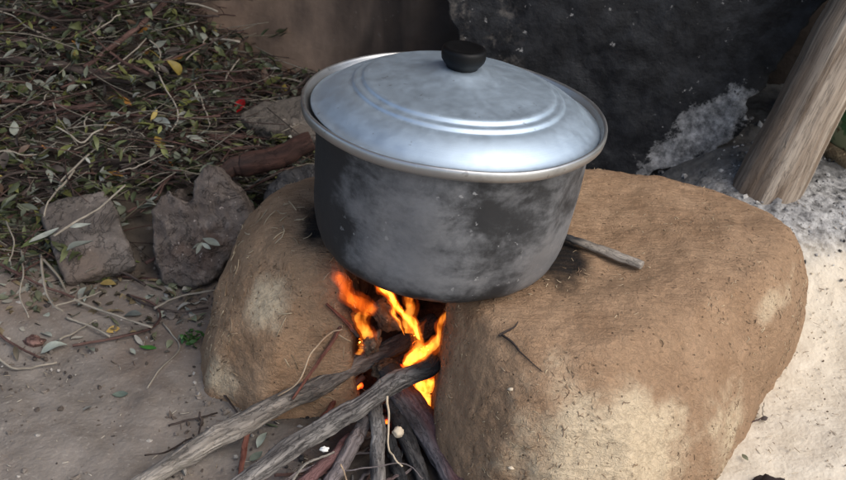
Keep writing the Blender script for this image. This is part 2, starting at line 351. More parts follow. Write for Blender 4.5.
def mat_rock(name, dark, light, spot=None, scale=1.0):
    k = M(name); a = k.noise(10 * scale, 6, 0.7); b = k.noise(50 * scale, 5, 0.75)
    c = k.mix(k.ramp(k.math('ADD', k.math('MULTIPLY', a, 0.6), k.math('MULTIPLY', b, 0.4)), (0.36, 0.0), (0.66, 1.0)), dark, light)
    if spot: c = k.mix(k.math('MULTIPLY', k.step(0.55, 0.66, k.noise(5 * scale, 4)), 0.7), c, spot)
    ck = k.step(0.014, 0.0, k.math('ABSOLUTE', k.math('SUBTRACT', k.noise(13 * scale, 5, 0.7, dist=0.7), 0.5))); c = k.mix(k.math('MULTIPLY', ck, 0.22), c, tuple(v * 0.4 for v in dark))
    c = k.mix(k.math('MULTIPLY', k.step(0.52, 0.66, k.noise(28 * scale, 6, 0.75)), 0.55), c, tuple(min(1, v * 1.45) for v in light))
    c = k.mix(k.step(0.69, 0.73, k.noise(95 * scale, 2)), c, tuple(min(1, v * 1.9) for v in light))
    return k.bsdf(c, 0.9, normal=k.bump(k.math('SUBTRACT', k.math('ADD', a, k.math('MULTIPLY', b, 0.8)), k.math('MULTIPLY', ck, 0.25)), 1.0, 0.009), spec=0.2)
def mat_flame(name, strength, col=(1.0, 0.17, 0.010), hot=(1.0, 0.33, 0.035)):
    k = M(name); n = k.noise(26, 3, 0.5, vec=k.map((1.6, 1.6, 0.5)), dist=0.8)
    e = k.t.nodes.new('ShaderNodeEmission'); k._set(e.inputs[0], k.mix(k.ramp(n, (0.45, 0.0), (0.62, 1.0)), col, hot))
    k._set(e.inputs[1], k.math('MULTIPLY', k.ramp(n, (0.36, 0.05), (0.62, 1.0)), strength)); k.t.links.new(e.outputs[0], k.out.inputs['Volume'])
    return k.m
def mat_ember():
    k = M('ember'); n = k.noise(55, 4, 0.6); p = k.t.nodes.new('ShaderNodeBsdfPrincipled')
    k._set(p.inputs['Base Color'], (0.03, 0.025, 0.022)); k._set(p.inputs['Roughness'], 0.95)
    k._set(p.inputs['Emission Color'], k.mix(k.ramp(n, (0.5, 0.0), (0.68, 1.0)), (1.0, 0.03, 0.002), (1.0, 0.22, 0.02)))
    k._set(p.inputs['Emission Strength'], k.math('MULTIPLY', k.step(0.46, 0.64, n), 2.2)); k.t.links.new(p.outputs[0], k.out.inputs[0]); return k.m
def mat_drum():
    k = M('peeling_painted_tin'); a = k.noise(9, 5, 0.65); b = k.noise(17, 5, 0.7, vec=k.map((1, 1, 1), loc=(3, 1, 2)))
    c = k.mix(k.step(0.47, 0.52, a), (0.46, 0.50, 0.30), (0.10, 0.24, 0.10)); c = k.mix(k.step(0.60, 0.64, k.noise(13, 4)), c, (0.60, 0.52, 0.24))
    rust = k.step(0.56, 0.62, b); c = k.mix(rust, c, k.mix(a, (0.07, 0.03, 0.015), (0.20, 0.09, 0.04)))
    return k.bsdf(c, k.mix(rust, (0.45,) * 3, (0.9,) * 3), normal=k.bump(k.math('ADD', b, rust), 0.4, 0.003))

CLAY, GROUND, WALL, SHEET, POT = mat_clay(), mat_ground(), mat_wall(), mat_sheet(), mat_pot()
LID = mat_alu('brushed_lid_aluminium', 0.45, (0.475, 0.57, 0.655))  # bluish base colour carries the sky's reflection; the metal itself is neutral
RIMM = mat_alu('rim_aluminium', 0.30, (0.42, 0.42, 0.415), dirt=0.7)
BAKELITE = mat_plain('black_bakelite', (0.003, 0.003, 0.0033), 0.5, 0.3, 50, 0.05, spec=0.18)
STRAW = mat_tint('straw', 0.7, 0.3)
LEAF = mat_tint('leaf_blade', 0.5, 0.35, 45, 0.25)
TWIG = mat_tint('twig_bark', 0.75, 0.45, 90, 0.4)
CRUMB = mat_tint('crumbs', 0.95, 0.4, 120, 0.4)

# ------------------------------------------------------------------ ground
def grid_axis(lo, hi, step, far):
    a = list(np.arange(lo, hi + step / 2, step)); s = step; x = a[-1]; up = []
    while x < far: s *= 1.35; x += s; up.append(x)
    s = step; x = a[0]; dn = []
    while x > -far: s *= 1.35; x -= s; dn.append(x)
    return np.array(dn[::-1] + a + up)
gx = grid_axis(-1.15, 1.1, 0.0065, 60); gy = grid_axis(-0.42, 0.95, 0.0065, 60)
X, Y = np.meshgrid(gx, gy); P2 = np.c_[X.ravel(), Y.ravel(), np.zeros(X.size)]
Z = g(P2[:, 0], P2[:, 1]); near = sstep(3, 1.2, np.maximum(np.abs(P2[:, 0]), np.abs(P2[:, 1])))
ashy = sstep(0.15, 0.35, P2[:, 0]) * sstep(0.1, 0.3, P2[:, 1])
Z = Z + near * (0.006 * fbm(P2, 9, 3, 3) + 0.0018 * fbm(P2, 28, 3, 9) + ashy * 0.007 * np.maximum(0, fbm(P2, 45, 3, 21)))
nx, ny = len(gx), len(gy); idx = np.arange(nx * ny).reshape(ny, nx)
Fq = np.stack([idx[:-1, :-1], idx[:-1, 1:], idx[1:, 1:], idx[1:, :-1]], -1).reshape(-1, 4)
ground = mesh_obj('ground', np.c_[P2[:, :2], Z], Fq, GROUND); tag(ground, kind='structure')

# ------------------------------------------------------------------ solids from rings, remeshed
def ring_solid(bm, rings):
    prev = None; first = None
    for R in rings:
        vs = [bm.verts.new(tuple(map(float, p))) for p in R]
        if prev:
            for i in range(len(vs)):
                j = (i + 1) % len(vs); bm.faces.new((prev[i], prev[j], vs[j], vs[i]))
        else: first = vs
        prev = vs
    bm.faces.new(first[::-1]); bm.faces.new(prev)
def remesh(bm, voxel, smooth=6):
    bmesh.ops.recalc_face_normals(bm, faces=bm.faces)
    me = bpy.data.meshes.new('tmp'); bm.to_mesh(me); bm.free()
    o = bpy.data.objects.new('tmp', me); COL.objects.link(o)
    md = o.modifiers.new('r', 'REMESH'); md.mode = 'VOXEL'; md.voxel_size = voxel
    dg = bpy.context.evaluated_depsgraph_get(); dg.update()
    ev = bpy.data.meshes.new_from_object(o.evaluated_get(dg)); bpy.data.objects.remove(o)
    n = len(ev.vertices); V = np.empty(n * 3); ev.vertices.foreach_get('co', V); V = V.reshape(-1, 3)
    Fc = [tuple(p.vertices) for p in ev.polygons]
    E = np.empty(len(ev.edges) * 2, np.int64); ev.edges.foreach_get('vertices', E); E = E.reshape(-1, 2)
    deg = np.bincount(E.ravel(), minlength=n)[:, None]
    for it in range(smooth):
        for lam in (0.55, -0.50) if it % 2 else (0.55,):
            S = np.zeros_like(V)
            for k in range(3): S[:, k] = np.bincount(E[:, 0], V[E[:, 1], k], n) + np.bincount(E[:, 1], V[E[:, 0], k], n)
            V = V + lam * (S / deg - V)
    bpy.data.meshes.remove(ev)
    return V, Fc
def normals(V, Fc):
    T = np.array([f[:3] for f in Fc]); N = np.zeros_like(V); fn = np.cross(V[T[:, 1]] - V[T[:, 0]], V[T[:, 2]] - V[T[:, 0]])
    for f in range(len(Fc[0])):
        ii = np.array([q[f % len(q)] for q in Fc])
        for k in range(3): N[:, k] += np.bincount(ii, fn[:, k], len(V))
    return N / (np.linalg.norm(N, axis=1)[:, None] + 1e-12)
def poly(pts, n=64):
    P = np.array(pts, float); P = np.vstack([P, P[:1]]); L = np.r_[0, np.cumsum(np.linalg.norm(np.diff(P, axis=0), axis=1))]
    s = np.linspace(0, L[-1], n, endpoint=False); return np.c_[np.interp(s, L, P[:, 0]), np.interp(s, L, P[:, 1])]

# ------------------------------------------------------------------ clay stove
def rings_between(base, top, zs, ztop):
    out = []
    for z, t in zs:
        out.append(np.c_[base * (1 - t) + top * t, np.full(len(base), z) if np.isscalar(z) else z])
    return out
bm = bmesh.new()
# right block
top_r = [(0.006, 0.02), (0.004, -0.10), (0.020, -0.165), (0.055, -0.220), (0.105, -0.258), (0.165, -0.274), (0.215, -0.27), (0.36, -0.165), (0.515, -0.01), (0.575, 0.11), (0.555, 0.19), (0.50, 0.235), (0.40, 0.285), (0.27, 0.305), (0.12, 0.30), (0.06, 0.18)]
bot_r = [(0.0, 0.02), (-0.016, -0.10), (-0.008, -0.185), (0.022, -0.265), (0.075, -0.335), (0.155, -0.365), (0.265, -0.36), (0.405, -0.235), (0.55, -0.03), (0.635, 0.12), (0.62, 0.24), (0.53, 0.33), (0.42, 0.37), (0.28, 0.38), (0.10, 0.38), (0.06, 0.2)]
def pair(b, t):
    B, T = [], []
    for i in range(len(b)):
        j = (i + 1) % len(b)
        for u in (0, 0.34, 0.67):
            B.append(np.array(b[i]) * (1 - u) + np.array(b[j]) * u); T.append(np.array(t[i]) * (1 - u) + np.array(t[j]) * u)
    return np.array(B), np.array(T)
B, T = pair(bot_r, top_r)
cen = np.array([0.28, 0.02])
ring_solid(bm, [np.c_[B * (1 - t) + T * t, np.full(len(B), z)] for z, t in ((-0.04, 0.15), (0.06, 0.10), (0.13, 0.22), (0.19, 0.50), (0.235, 0.86))] +
           [np.c_[cen + (T - cen) * 0.95, np.full(len(B), 0.266)], np.c_[cen + (T - cen) * 0.86, np.full(len(B), 0.275)], np.c_[cen + (T - cen) * 0.6, np.full(len(B), 0.278)]])
# left mound
top_l = [(-0.15, 0.30), (-0.25, 0.26), (-0.305, 0.17), (-0.305, 0.08), (-0.265, 0.01), (-0.20, -0.03), (-0.155, -0.03), (-0.15, 0.05), (-0.13, 0.16), (-0.09, 0.22)]
bot_l = [(-0.17, 0.40), (-0.32, 0.33), (-0.385, 0.22), (-0.402, 0.08), (-0.375, -0.04), (-0.275, -0.11), (-0.125, -0.085), (-0.13, 0.05), (-0.11, 0.16), (-0.06, 0.24)]
B, T = pair(bot_l, top_l); cen = np.array([-0.20, 0.12])
ring_solid(bm, [np.c_[B * (1 - t) + T * t, np.full(len(B), z)] for z, t in ((-0.04, -0.12), (0.02, 0.02), (0.06, 0.12), (0.12, 0.30), (0.18, 0.58), (0.225, 0.90))] +
           [np.c_[cen + (T - cen) * 0.82, np.full(len(B), 0.255)], np.c_[cen + (T - cen) * 0.5, np.full(len(B), 0.265)]])
# bridge that closes the firebox at the back
ring_solid(bm, [np.c_[poly([(-0.2, 0.17), (0.12, 0.17), (0.12, 0.33), (-0.2, 0.33)], 32), np.full(32, z)] for z in (-0.04, 0.1, 0.24)])
V, Fc = remesh(bm, 0.0048, 40)
keep = V[:, 2]
N = normals(V, Fc)
V = V + N * (0.010 * fbm(V, 5.0, 3, 31) + 0.0030 * fbm(V, 17, 3, 32) + 0.0012 * fbm(V, 60, 3, 33))[:, None]
V = V + N * (-0.0016 * sstep(0.05, 0.0, np.abs(fbm(V, 14, 2, 35))))[:, None]
STV, STN = V.copy(), N.copy()
stove = empty('clay_stove', (0, 0, 0))
tag(stove, 'low brown straw and mud stove with an open firebox under the cooking pot', 'stove')
body = mesh_obj('clay_body', V, Fc, CLAY, stove)
def blob(c, r): d = (V - np.array(c)) / np.array(r); return np.exp(-(d ** 2).sum(1))
dry = 1.7 * blob((0.235, -0.34, 0.15), (0.15, 0.12, 0.12)) + 0.9 * blob((0.43, -0.20, 0.08), (0.10, 0.12, 0.12)) + 0.85 * blob((0.50, -0.03, 0.22), (0.10, 0.12, 0.035)) + 0.45 * blob((0.14, -0.27, 0.27), (0.03, 0.03, 0.03)) + 1.1 * blob((0.575, 0.19, 0.25), (0.03, 0.05, 0.05))
dry = dry + 1.2 * blob((-0.275, -0.03, 0.17), (0.05, 0.07, 0.06)) + 0.95 * blob((-0.37, -0.05, 0.03), (0.10, 0.10, 0.06))
fattr(body.data, 'dry', dry)
soot = 1.3 * blob((-0.06, 0.06, 0.06), (0.10, 0.16, 0.20)) + 1.0 * blob((-0.20, 0.06, 0.27), (0.05, 0.09, 0.05)) + 1.1 * blob((0.17, -0.03, 0.275), (0.055, 0.10, 0.04)) + 0.8 * blob((0.0, -0.10, 0.28), (0.035, 0.05, 0.04)) + 0.75 * blob((-0.02, -0.09, 0.17), (0.03, 0.06, 0.10)) + 0.7 * blob((-0.135, -0.04, 0.20), (0.035, 0.05, 0.07))
fattr(body.data, 'soot', soot)
def straw_bag(n, sel, lmin, lmax, seed, cols, rad=(0.0006, 0.0011)):
    r = np.random.default_rng(seed); b = Bag(); ids = np.where(sel)[0]; pw = np.clip(0.25 + fbm(STV[ids], 11, 2, seed), 0.03, 1) ** 1.5
    for i in r.choice(ids, n, p=pw / pw.sum()):
        p, nn = STV[i], STN[i]; d = r.normal(size=3); d -= nn * (d @ nn); d /= np.linalg.norm(d); L = r.uniform(lmin, lmax)
        bend = np.cross(nn, d) * r.normal() * L * 0.15
        P = [p - d * L / 2 - nn * 0.0008, p + bend + nn * r.uniform(-0.0002, 0.0010), p + d * L / 2 - nn * r.uniform(-0.003, 0.001)]
        Vt, Ft, t, c = tube(P, r.uniform(*rad), 4, 4); b.add(Vt, Ft, cols[r.integers(len(cols))] * r.uniform(0.7, 1.25))
    return b
scols = [np.array(c) for c in ((0.33, 0.23, 0.14), (0.40, 0.30, 0.19), (0.24, 0.155, 0.095), (0.15, 0.095, 0.06), (0.48, 0.38, 0.25), (0.20, 0.13, 0.075))]
b = straw_bag(2700, (STV[:, 2] > 0.02) & (STV[:, 1] < 0.3), 0.003, 0.011, 5, scols, (0.0003, 0.0007))
s = b.obj('straw_chaff', STRAW, stove); s['kind'] = 'stuff'
b = straw_bag(70, (STV[:, 2] > 0.03) & (STV[:, 0] < -0.15) & (STV[:, 1] < 0.15), 0.015, 0.035, 6, scols[:2] + scols[4:5], (0.0008, 0.0013))
s2 = b.obj('long_straw', STRAW, stove); s2['kind'] = 'stuff'
def stove_top(px, py):
    """sight line to the nearest point of the stove's surface"""
    d = ray(px, py); w = STV - CAM; t = w @ d; q = np.linalg.norm(w - t[:, None] * d, axis=1); ok = q < 0.006
    return STV[np.where(ok)[0][np.argmin(t[ok])]] if ok.any() else hit(px, py, 0.27)

# ------------------------------------------------------------------ pot
def lathe(prof, n=144):
    P = np.array(prof, float); a = np.linspace(0, 2 * math.pi, n, endpoint=False); V = []; Fc = []
    for r, z in P: V.append(np.c_[r * np.cos(a), r * np.sin(a), np.full(n, z)])
    V = np.concatenate(V)
    for i in range(len(P) - 1):
        for j in range(n):
            k = (j + 1) % n; Fc.append((i * n + j, i * n + k, (i + 1) * n + k, (i + 1) * n + j))
    if P[0, 0] < 0.02: Fc.append(tuple(range(n))[::-1])
    if P[-1, 0] < 0.02: Fc.append(tuple(range((len(P) - 1) * n, len(P) * n)))
    return V, Fc
POT_H = 0.242
pot = empty('cooking_pot', (-0.0150, -0.010, 0.2660)); pot.rotation_euler = (math.radians(-2.2), math.radians(3.4), 0)
tag(pot, 'wide soot blackened aluminium cooking pot with its domed lid on over the fire', 'pot')
outer = [(0.001, 0.0), (0.06, 0.0), (0.11, 0.001), (0.144, 0.004), (0.161, 0.0095), (0.174, 0.018), (0.182, 0.029), (0.1865, 0.041), (0.189, 0.056), (0.1912, 0.08), (0.193, 0.105), (0.1945, 0.13), (0.1955, 0.16), (0.1975, 0.185), (0.199, 0.2)]
outer += [(0.2, 0.205), (0.199, 0.206), (0.196, 0.2), (0.193, 0.16), (0.186, 0.08), (0.176, 0.035), (0.155, 0.014), (0.12, 0.006), (0.001, 0.006)]
Vp, Fp = lathe([(r_, z_ + (0.0170 * min(1, max(0, (z_ - 0.03) / 0.15)))) for r_, z_ in outer], 176)
ang = np.arctan2(Vp[:, 1], Vp[:, 0]); rr = np.hypot(Vp[:, 0], Vp[:, 1]); wgt = sstep(0.22, 0.185, Vp[:, 2]) * sstep(0.05, 0.15, rr)
dent = 0.0050 * fbm(Vp, 8, 3, 71) + 0.0012 * fbm(Vp, 30, 2, 72)
for (aa, zz, ra, dd) in ((-1.95, 0.10, 0.028, -0.005), (-1.25, 0.05, 0.035, -0.006), (-0.8, 0.06, 0.03, -0.006), (-1.7, 0.155, 0.025, 0.004), (-0.55, 0.13, 0.04, -0.006), (-2.4, 0.07, 0.04, -0.005)):
    d2 = ((ang - aa) * 0.195) ** 2 + (Vp[:, 2] - zz) ** 2; dent += dd * np.exp(-d2 / ra ** 2)
Vp[:, 0] *= 1 + wgt * dent / 0.195; Vp[:, 1] *= 1 + wgt * dent / 0.195
mesh_obj('pot_body', Vp, Fp, POT, pot)
rim = [(0.1985, 0.2045), (0.204, 0.2035), (0.212, 0.2045), (0.2175, 0.2062), (0.2205, 0.2085), (0.2218, 0.215), (0.2215, 0.2205), (0.2195, 0.2228), (0.217, 0.2222), (0.2155, 0.219), (0.213, 0.2125), (0.2085, 0.208), (0.203, 0.206), (0.198, 0.2055)]
Vr, Fr = lathe([(r_ * 0.985, z_ + 0.0170) for r_, z_ in rim + [rim[0]]], 176)
a = np.arctan2(Vr[:, 1], Vr[:, 0]); Vr[:, 2] += 0.0009 * np.sin(3 * a + 1) + 0.0006 * np.sin(7 * a); k = 1 + 0.003 * np.sin(2 * a + 0.6); Vr[:, 0] *= k; Vr[:, 1] *= k
mesh_obj('rolled_rim', Vr, Fr, RIMM, pot)
lid = [(0.2105, 0.212), (0.2125, 0.2135), (0.2118, 0.2155), (0.208, 0.2165), (0.203, 0.2195), (0.197, 0.2265), (0.188, 0.237), (0.178, 0.2465), (0.168, 0.2535), (0.161, 0.257), (0.1575, 0.2576), (0.1552, 0.2588), (0.154, 0.2622), (0.1522, 0.2652),
       (0.1475, 0.2660), (0.1437, 0.2664), (0.1412, 0.2677), (0.140, 0.2715), (0.138, 0.2742), (0.132, 0.2752), (0.12, 0.2778), (0.10, 0.283), (0.08, 0.288), (0.062, 0.293), (0.05, 0.2975), (0.041, 0.302), (0.034, 0.306), (0.028, 0.3085), (0.02, 0.309), (0.001, 0.309)]
LZ = lambda z: 0.2300 + (z - 0.2125) * 0.70
lid = [(r * 0.976, LZ(z)) for r, z in lid]
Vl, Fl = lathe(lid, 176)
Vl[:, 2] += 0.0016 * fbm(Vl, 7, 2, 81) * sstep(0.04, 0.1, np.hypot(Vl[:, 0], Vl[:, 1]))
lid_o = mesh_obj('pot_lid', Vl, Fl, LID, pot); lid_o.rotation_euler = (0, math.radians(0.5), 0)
kn = [(0.001, 0.307), (0.021, 0.307), (0.0225, 0.3095), (0.0235, 0.312), (0.0275, 0.3165), (0.0305, 0.321), (0.0315, 0.326), (0.0315, 0.333), (0.0305, 0.3365), (0.028, 0.3385), (0.024, 0.3385), (0.0215, 0.3372), (0.012, 0.3368), (0.006, 0.3368), (0.001, 0.3368)]
Vk, Fk = lathe([(r_, z_ + LZ(0.309) - 0.309) for r_, z_ in kn], 64); mesh_obj('lid_knob', Vk, Fk, BAKELITE, lid_o)

# ------------------------------------------------------------------ wall, roof, sheet, post, drum
def box(x0, x1, y0, y1, z0, z1, nxs=1, nzs=1):
    bm = bmesh.new(); ring_solid(bm, [[(x0, y0, z), (x1, y0, z), (x1, y1, z), (x0, y1, z)] for z in (z0, z1)])
    bmesh.ops.recalc_face_normals(bm, faces=bm.faces); V = [v.co[:] for v in bm.verts]; bm.verts.index_update(); Fc = [[v.index for v in f.verts] for f in bm.faces]; bm.free(); return V, Fc
def slab_grid(xs, zs, y0, thick, noise):
    """a thick upright slab whose front face is uneven"""
    X, Zz = np.meshgrid(xs, zs); n, m = X.shape[1], X.shape[0]; Pf = np.c_[X.ravel(), np.full(X.size, y0), Zz.ravel()]
    Pf[:, 1] += noise(Pf); Pb = np.c_[X.ravel(), np.full(X.size, y0 + thick), Zz.ravel()]
    V = np.vstack([Pf, Pb]); I = np.arange(n * m).reshape(m, n); o = n * m
    Fc = [tuple(q) for q in np.stack([I[:-1, :-1], I[:-1, 1:], I[1:, 1:], I[1:, :-1]], -1).reshape(-1, 4)]
    Fc += [tuple(q) for q in np.stack([I[:-1, :-1], I[1:, :-1], I[1:, 1:], I[:-1, 1:]], -1).reshape(-1, 4) + o]
    loop = list(I[0]) + list(I[1:, -1]) + list(I[-1, ::-1][1:]) + list(I[::-1, 0][1:-1])
    for i in range(len(loop)):
        a, b2 = loop[i], loop[(i + 1) % len(loop)]; Fc.append((b2, a, a + o, b2 + o))
    return V, Fc
V, Fc = slab_grid(np.linspace(-1.9, 1.9, 240), np.linspace(-0.1, 2.05, 130), 0.97, 0.25, lambda P: 0.018 * fbm(P, 3, 4, 51) + 0.004 * fbm(P, 16, 3, 52))
tag(mesh_obj('mud_wall', V, Fc, WALL), 'smoke stained brown mud plaster wall behind the brush heap', 'wall')

# blackened sheet leaning in front of the wall
SY = 0.62
def at_sheet(px, py): q = hity(px, py, SY); return (q[0], q[2])
redge = np.array([at_sheet(*p) for p in ((692, 159), (713, 150), (722, 141), (736, 134), (747, 121), (746, 101), (765, 92), (769, 79), (779, 72), (792, 52), (806, 33), (832, 0))])
redge = np.vstack([redge, redge[-1] + [0.10, 0.16], redge[-1] + [0.22, 0.7], redge[-1] + [0.25, 1.1]])
ledge = np.array([(0.075, 0.05), (0.06, 0.2), at_sheet(471, 56), at_sheet(462, 47), at_sheet(456, 32), at_sheet(450, 14), at_sheet(445, 0)])
ledge = np.vstack([ledge, ledge[-1] + [-0.02, 0.1], ledge[-1] + [-0.01, 1.1]])
m, n = 200, 170; v = np.linspace(0, 1, m); u = np.linspace(0, 1, n)
ztop = 1.5; zb0 = at_sheet(640, 170)[1] - 0.012; zb1 = redge[0, 1]
PV = []
for vi in v:
    for ui in u:
        zb = zb0 + (zb1 - zb0) * sstep(0.75, 1.0, ui) + 0.004 * math.sin(ui * 40) * (1 - vi)
        z = zb + (ztop - zb) * vi ** 1.6
        xl = np.interp(z, ledge[:, 1], ledge[:, 0]); xr = np.interp(z, redge[:, 1], redge[:, 0])
        PV.append((xl + (xr - xl) * ui, SY, z))
PV = np.array(PV); jag = (fbm(PV, 60, 3, 61) * 0.005); edge = np.tile(np.minimum(u, 1 - u), m); PV[:, 0] += jag * sstep(0.05, 0.0, edge); PV[:, 2] += np.repeat(sstep(0.08, 0.0, v), n) * 0.004 * fbm(PV, 55, 3, 63)
PV[:, 1] += 0.012 * fbm(PV, 4, 3, 64) + 0.0035 * fbm(PV, 14, 3, 65) + (PV[:, 2] - 0.15) * 0.10
PV[:, 1] += -0.016 * np.tile(sstep(0.10, 0.0, 1 - u), m) * (0.5 + 0.5 * fbm(PV, 12, 2, 66))
I = np.arange(m * n).reshape(m, n)
sh = mesh_obj('scorched_sheet', PV, np.stack([I[:-1, :-1], I[:-1, 1:], I[1:, 1:], I[1:, :-1]], -1).reshape(-1, 4), SHEET)
md = sh.modifiers.new('thick', 'SOLIDIFY'); md.thickness = 0.006; md.offset = 1
tag(sh, 'soot black torn sheet with a pale ash patch leaning behind the stove', 'sheet')

# post
def grain_stick(name, P, R, mat, n=40, seg=14, wob=0.004, seed=1, rough=0.12, rfreq=40, char=None, flat=1.0, grain=26, parent=None, origin=True, along=0.3):
    V, Fc, t, cap = tube(P, R, n, seg, wob, seed, flat, rough, rfreq, along)
    org = np.asarray(P[0], float) if origin else None
    o = mesh_obj(name, V, Fc, mat, parent, True, org)
    a = np.tile(np.arange(seg) / seg, n); L = np.linalg.norm(np.asarray(P[-1]) - np.asarray(P[0]))
    gn = fbm(np.c_[np.cos(a * 6.283) * 2.2, np.sin(a * 6.283) * 2.2, t * L * 30 * along], grain / 12, 3, seed + 5)
    fattr(o.data, 'along', t); fattr(o.data, 'grain', 0.5 + 0.5 * gn)
    rv = np.max(R) if hasattr(R, '__len__') else R; vattr(o.data, 'gp', np.c_[np.cos(np.tile(a, 1) * 6.283) * rv, np.sin(a * 6.283) * rv, t * L * along] + seed * 1.7)
    if char is not None: fattr(o.data, 'char', np.interp(t, np.linspace(0, 1, len(char)), char))
    o.data.polygons.foreach_set('use_smooth', [c == 0 for c in cap]); return o
POSTM = mat_wood('weathered_post_wood', (0.165, 0.122, 0.088), (0.37, 0.315, 0.255), 1.0, spot=(0.17, 0.125, 0.09), bump=0.7)
pb = hity(763, 196, 0.45); pt = hity(887, -40, 0.52)
dv = (pt - pb) / np.linalg.norm(pt - pb)
P0, P1 = pb - dv * 0.10, pb + dv * 2.0
post = grain_stick('wooden_post', [P0, pb, pb + dv * 0.5, P1], [0.070, 0.068, 0.061, 0.053, 0.048], POSTM, 220, 72, 0.004, 3, 0.045, 24, along=0.045)
tag(post, 'thick weathered wooden post leaning right beside the stove', 'post')
# painted drum at the right edge
DR = 0.20; dc = np.array([0.972, 0.66]); dz = float(g(0.9, 0.75)) - 0.01
drum = empty('tin_drum', (dc[0], dc[1], dz)); tag(drum, 'rusty tin drum with peeling green and cream paint behind the wooden post', 'drum')
DRUM = mat_drum(); RUST = mat_rock('rusty_rim', (0.07, 0.04, 0.025), (0.38, 0.29, 0.17), (0.15, 0.07, 0.03), 2)
V, Fc = lathe([(0.001, 0.03), (DR, 0.03), (DR, 0.2), (DR + 0.006, 0.206), (DR, 0.212), (DR, 0.45), (0.001, 0.45)], 96); mesh_obj('drum_wall', V, Fc, DRUM, drum)
V, Fc = lathe([(DR - 0.01, 0.0), (DR + 0.008, 0.0), (DR + 0.014, 0.008), (DR + 0.012, 0.03), (DR + 0.004, 0.038), (DR + 0.001, 0.036), (DR + 0.001, 0.0)], 96); mesh_obj('drum_rim', V, Fc, RUST, drum)

# shelter roof carried by the post and the wall
ROOFM = mat_plain('roof_boards', (0.08, 0.06, 0.045), 0.9)
V, Fc = box(-2.2, 1.02, -0.05, 1.35, 2.06, 2.12)
V = [(x, y, z + (0.95 - y) * -0.10) for x, y, z in V]
tag(mesh_obj('shelter_roof', V, Fc, ROOFM, smooth=False), 'dark board roof of the shelter over the wall and the post', 'roof')

# ------------------------------------------------------------------ stones and chunks beside the stove
def face_solid(name, pts, y0, lean, thick, mat, label, cat, amp=0.008, voxel=0.0034, seed=0, shrink=0.9, bulge=0.0, smooth=6):
    """a chunk of stone or wood whose front outline stands in the plane y = y0 + lean*z"""
    nrm = np.array([0, 1.0, -lean]); nrm /= np.linalg.norm(nrm); out = []
    for px, py in pts:
        d = ray(px, py); t = (np.array([0, y0, 0]) - CAM) @ nrm / (d @ nrm); out.append(CAM + d * t)
    P = np.array(out); c = P.mean(0); n = len(P) * 4; L = np.vstack([P, P[:1]]); P = np.array([L[i // 4] + (L[i // 4 + 1] - L[i // 4]) * (i % 4) / 4 for i in range(n)])
    bm = bmesh.new(); front = nrm * -1
    ring_solid(bm, [c + (P - c) * 0.6 + front * (bulge + 0.004), c + (P - c) * 0.94 + front * (bulge * 0.4), P + nrm * 0.012, c + (P - c) * (1 + shrink) / 2 + nrm * thick * 0.6, c + (P - c) * shrink + nrm * thick])
    V, Fc = remesh(bm, voxel, smooth); N = normals(V, Fc)
    V = V + N * (amp * fbm(V, 14, 4, 100 + seed) + amp * 0.35 * fbm(V, 55, 4, 120 + seed, 0.6) + amp * 0.45 * (0.35 - np.abs(fbm(V, 22, 3, 140 + seed))))[:, None]
    o = mesh_obj(name, V, Fc, mat, None, True, V.mean(0)); return tag(o, label, cat)
ROCKB = mat_rock('brown_rock', (0.070, 0.054, 0.046), (0.175, 0.145, 0.125), (0.09, 0.055, 0.04))
ROCKG = mat_rock('grey_slab', (0.085, 0.072, 0.063), (0.155, 0.132, 0.115), (0.15, 0.11, 0.085), 0.6)
ROCKD = mat_rock('dark_rock', (0.040, 0.038, 0.038), (0.10, 0.094, 0.09))
face_solid('rough_rock', [(149, 250), (150, 226), (154, 206), (160, 194), (167, 187), (176, 196), (184, 200), (190, 203), (193, 194), (194, 181), (199, 171), (208, 165), (222, 171), (240, 188), (250, 208), (252, 232), (240, 252), (224, 266), (208, 286), (182, 290), (160, 280)], 0.245, 0.55, 0.10, ROCKB,
           'rough brown rock with a jagged notched top beside the rounded end of the stove', 'rock', 0.008, seed=1, bulge=0.005, smooth=2)
face_solid('stone_slab', [(36, 206), (60, 196), (104, 188), (114, 200), (126, 232), (136, 262), (98, 273), (64, 280), (52, 252)], 0.155, 2.3, 0.035, ROCKG,
           'flat grey stone slab lying tilted in front of the brush heap', 'stone', 0.0035, seed=2, shrink=0.95, smooth=8)
face_solid('pale_board', [(237, 114), (262, 100), (300, 94), (330, 92), (330, 146), (300, 138), (268, 130), (246, 124)], 0.36, 2.2, 0.035, mat_rock('weathered_board', (0.075, 0.064, 0.054), (0.15, 0.13, 0.11), (0.10, 0.075, 0.058), 0.9),
           'pale broken board lying behind the pot at the foot of the wall', 'board', 0.002, seed=3, shrink=0.97, smooth=3)
face_solid('dark_rock', [(262, 204), (266, 184), (284, 170), (312, 163), (332, 166), (334, 205), (300, 215)], 0.30, 0.7, 0.08, ROCKD, 'dark grey rock wedged behind the rounded end of the stove', 'rock', 0.006, seed=4, bulge=0.01)
LOGM = mat_wood('red_bark', (0.018, 0.010, 0.008), (0.078, 0.036, 0.026), 1.0, spot=(0.05, 0.034, 0.028), bump=0.7)
lp = [hity(222, 172, 0.40), hity(262, 162, 0.41), hity(312, 142, 0.43)]
tag(grain_stick('short_log', lp, [0.014, 0.021, 0.022, 0.019], LOGM, 60, 22, 0.004, 14, 0.10, 30), 'short reddish brown bark covered log above the notched brown rock', 'log')

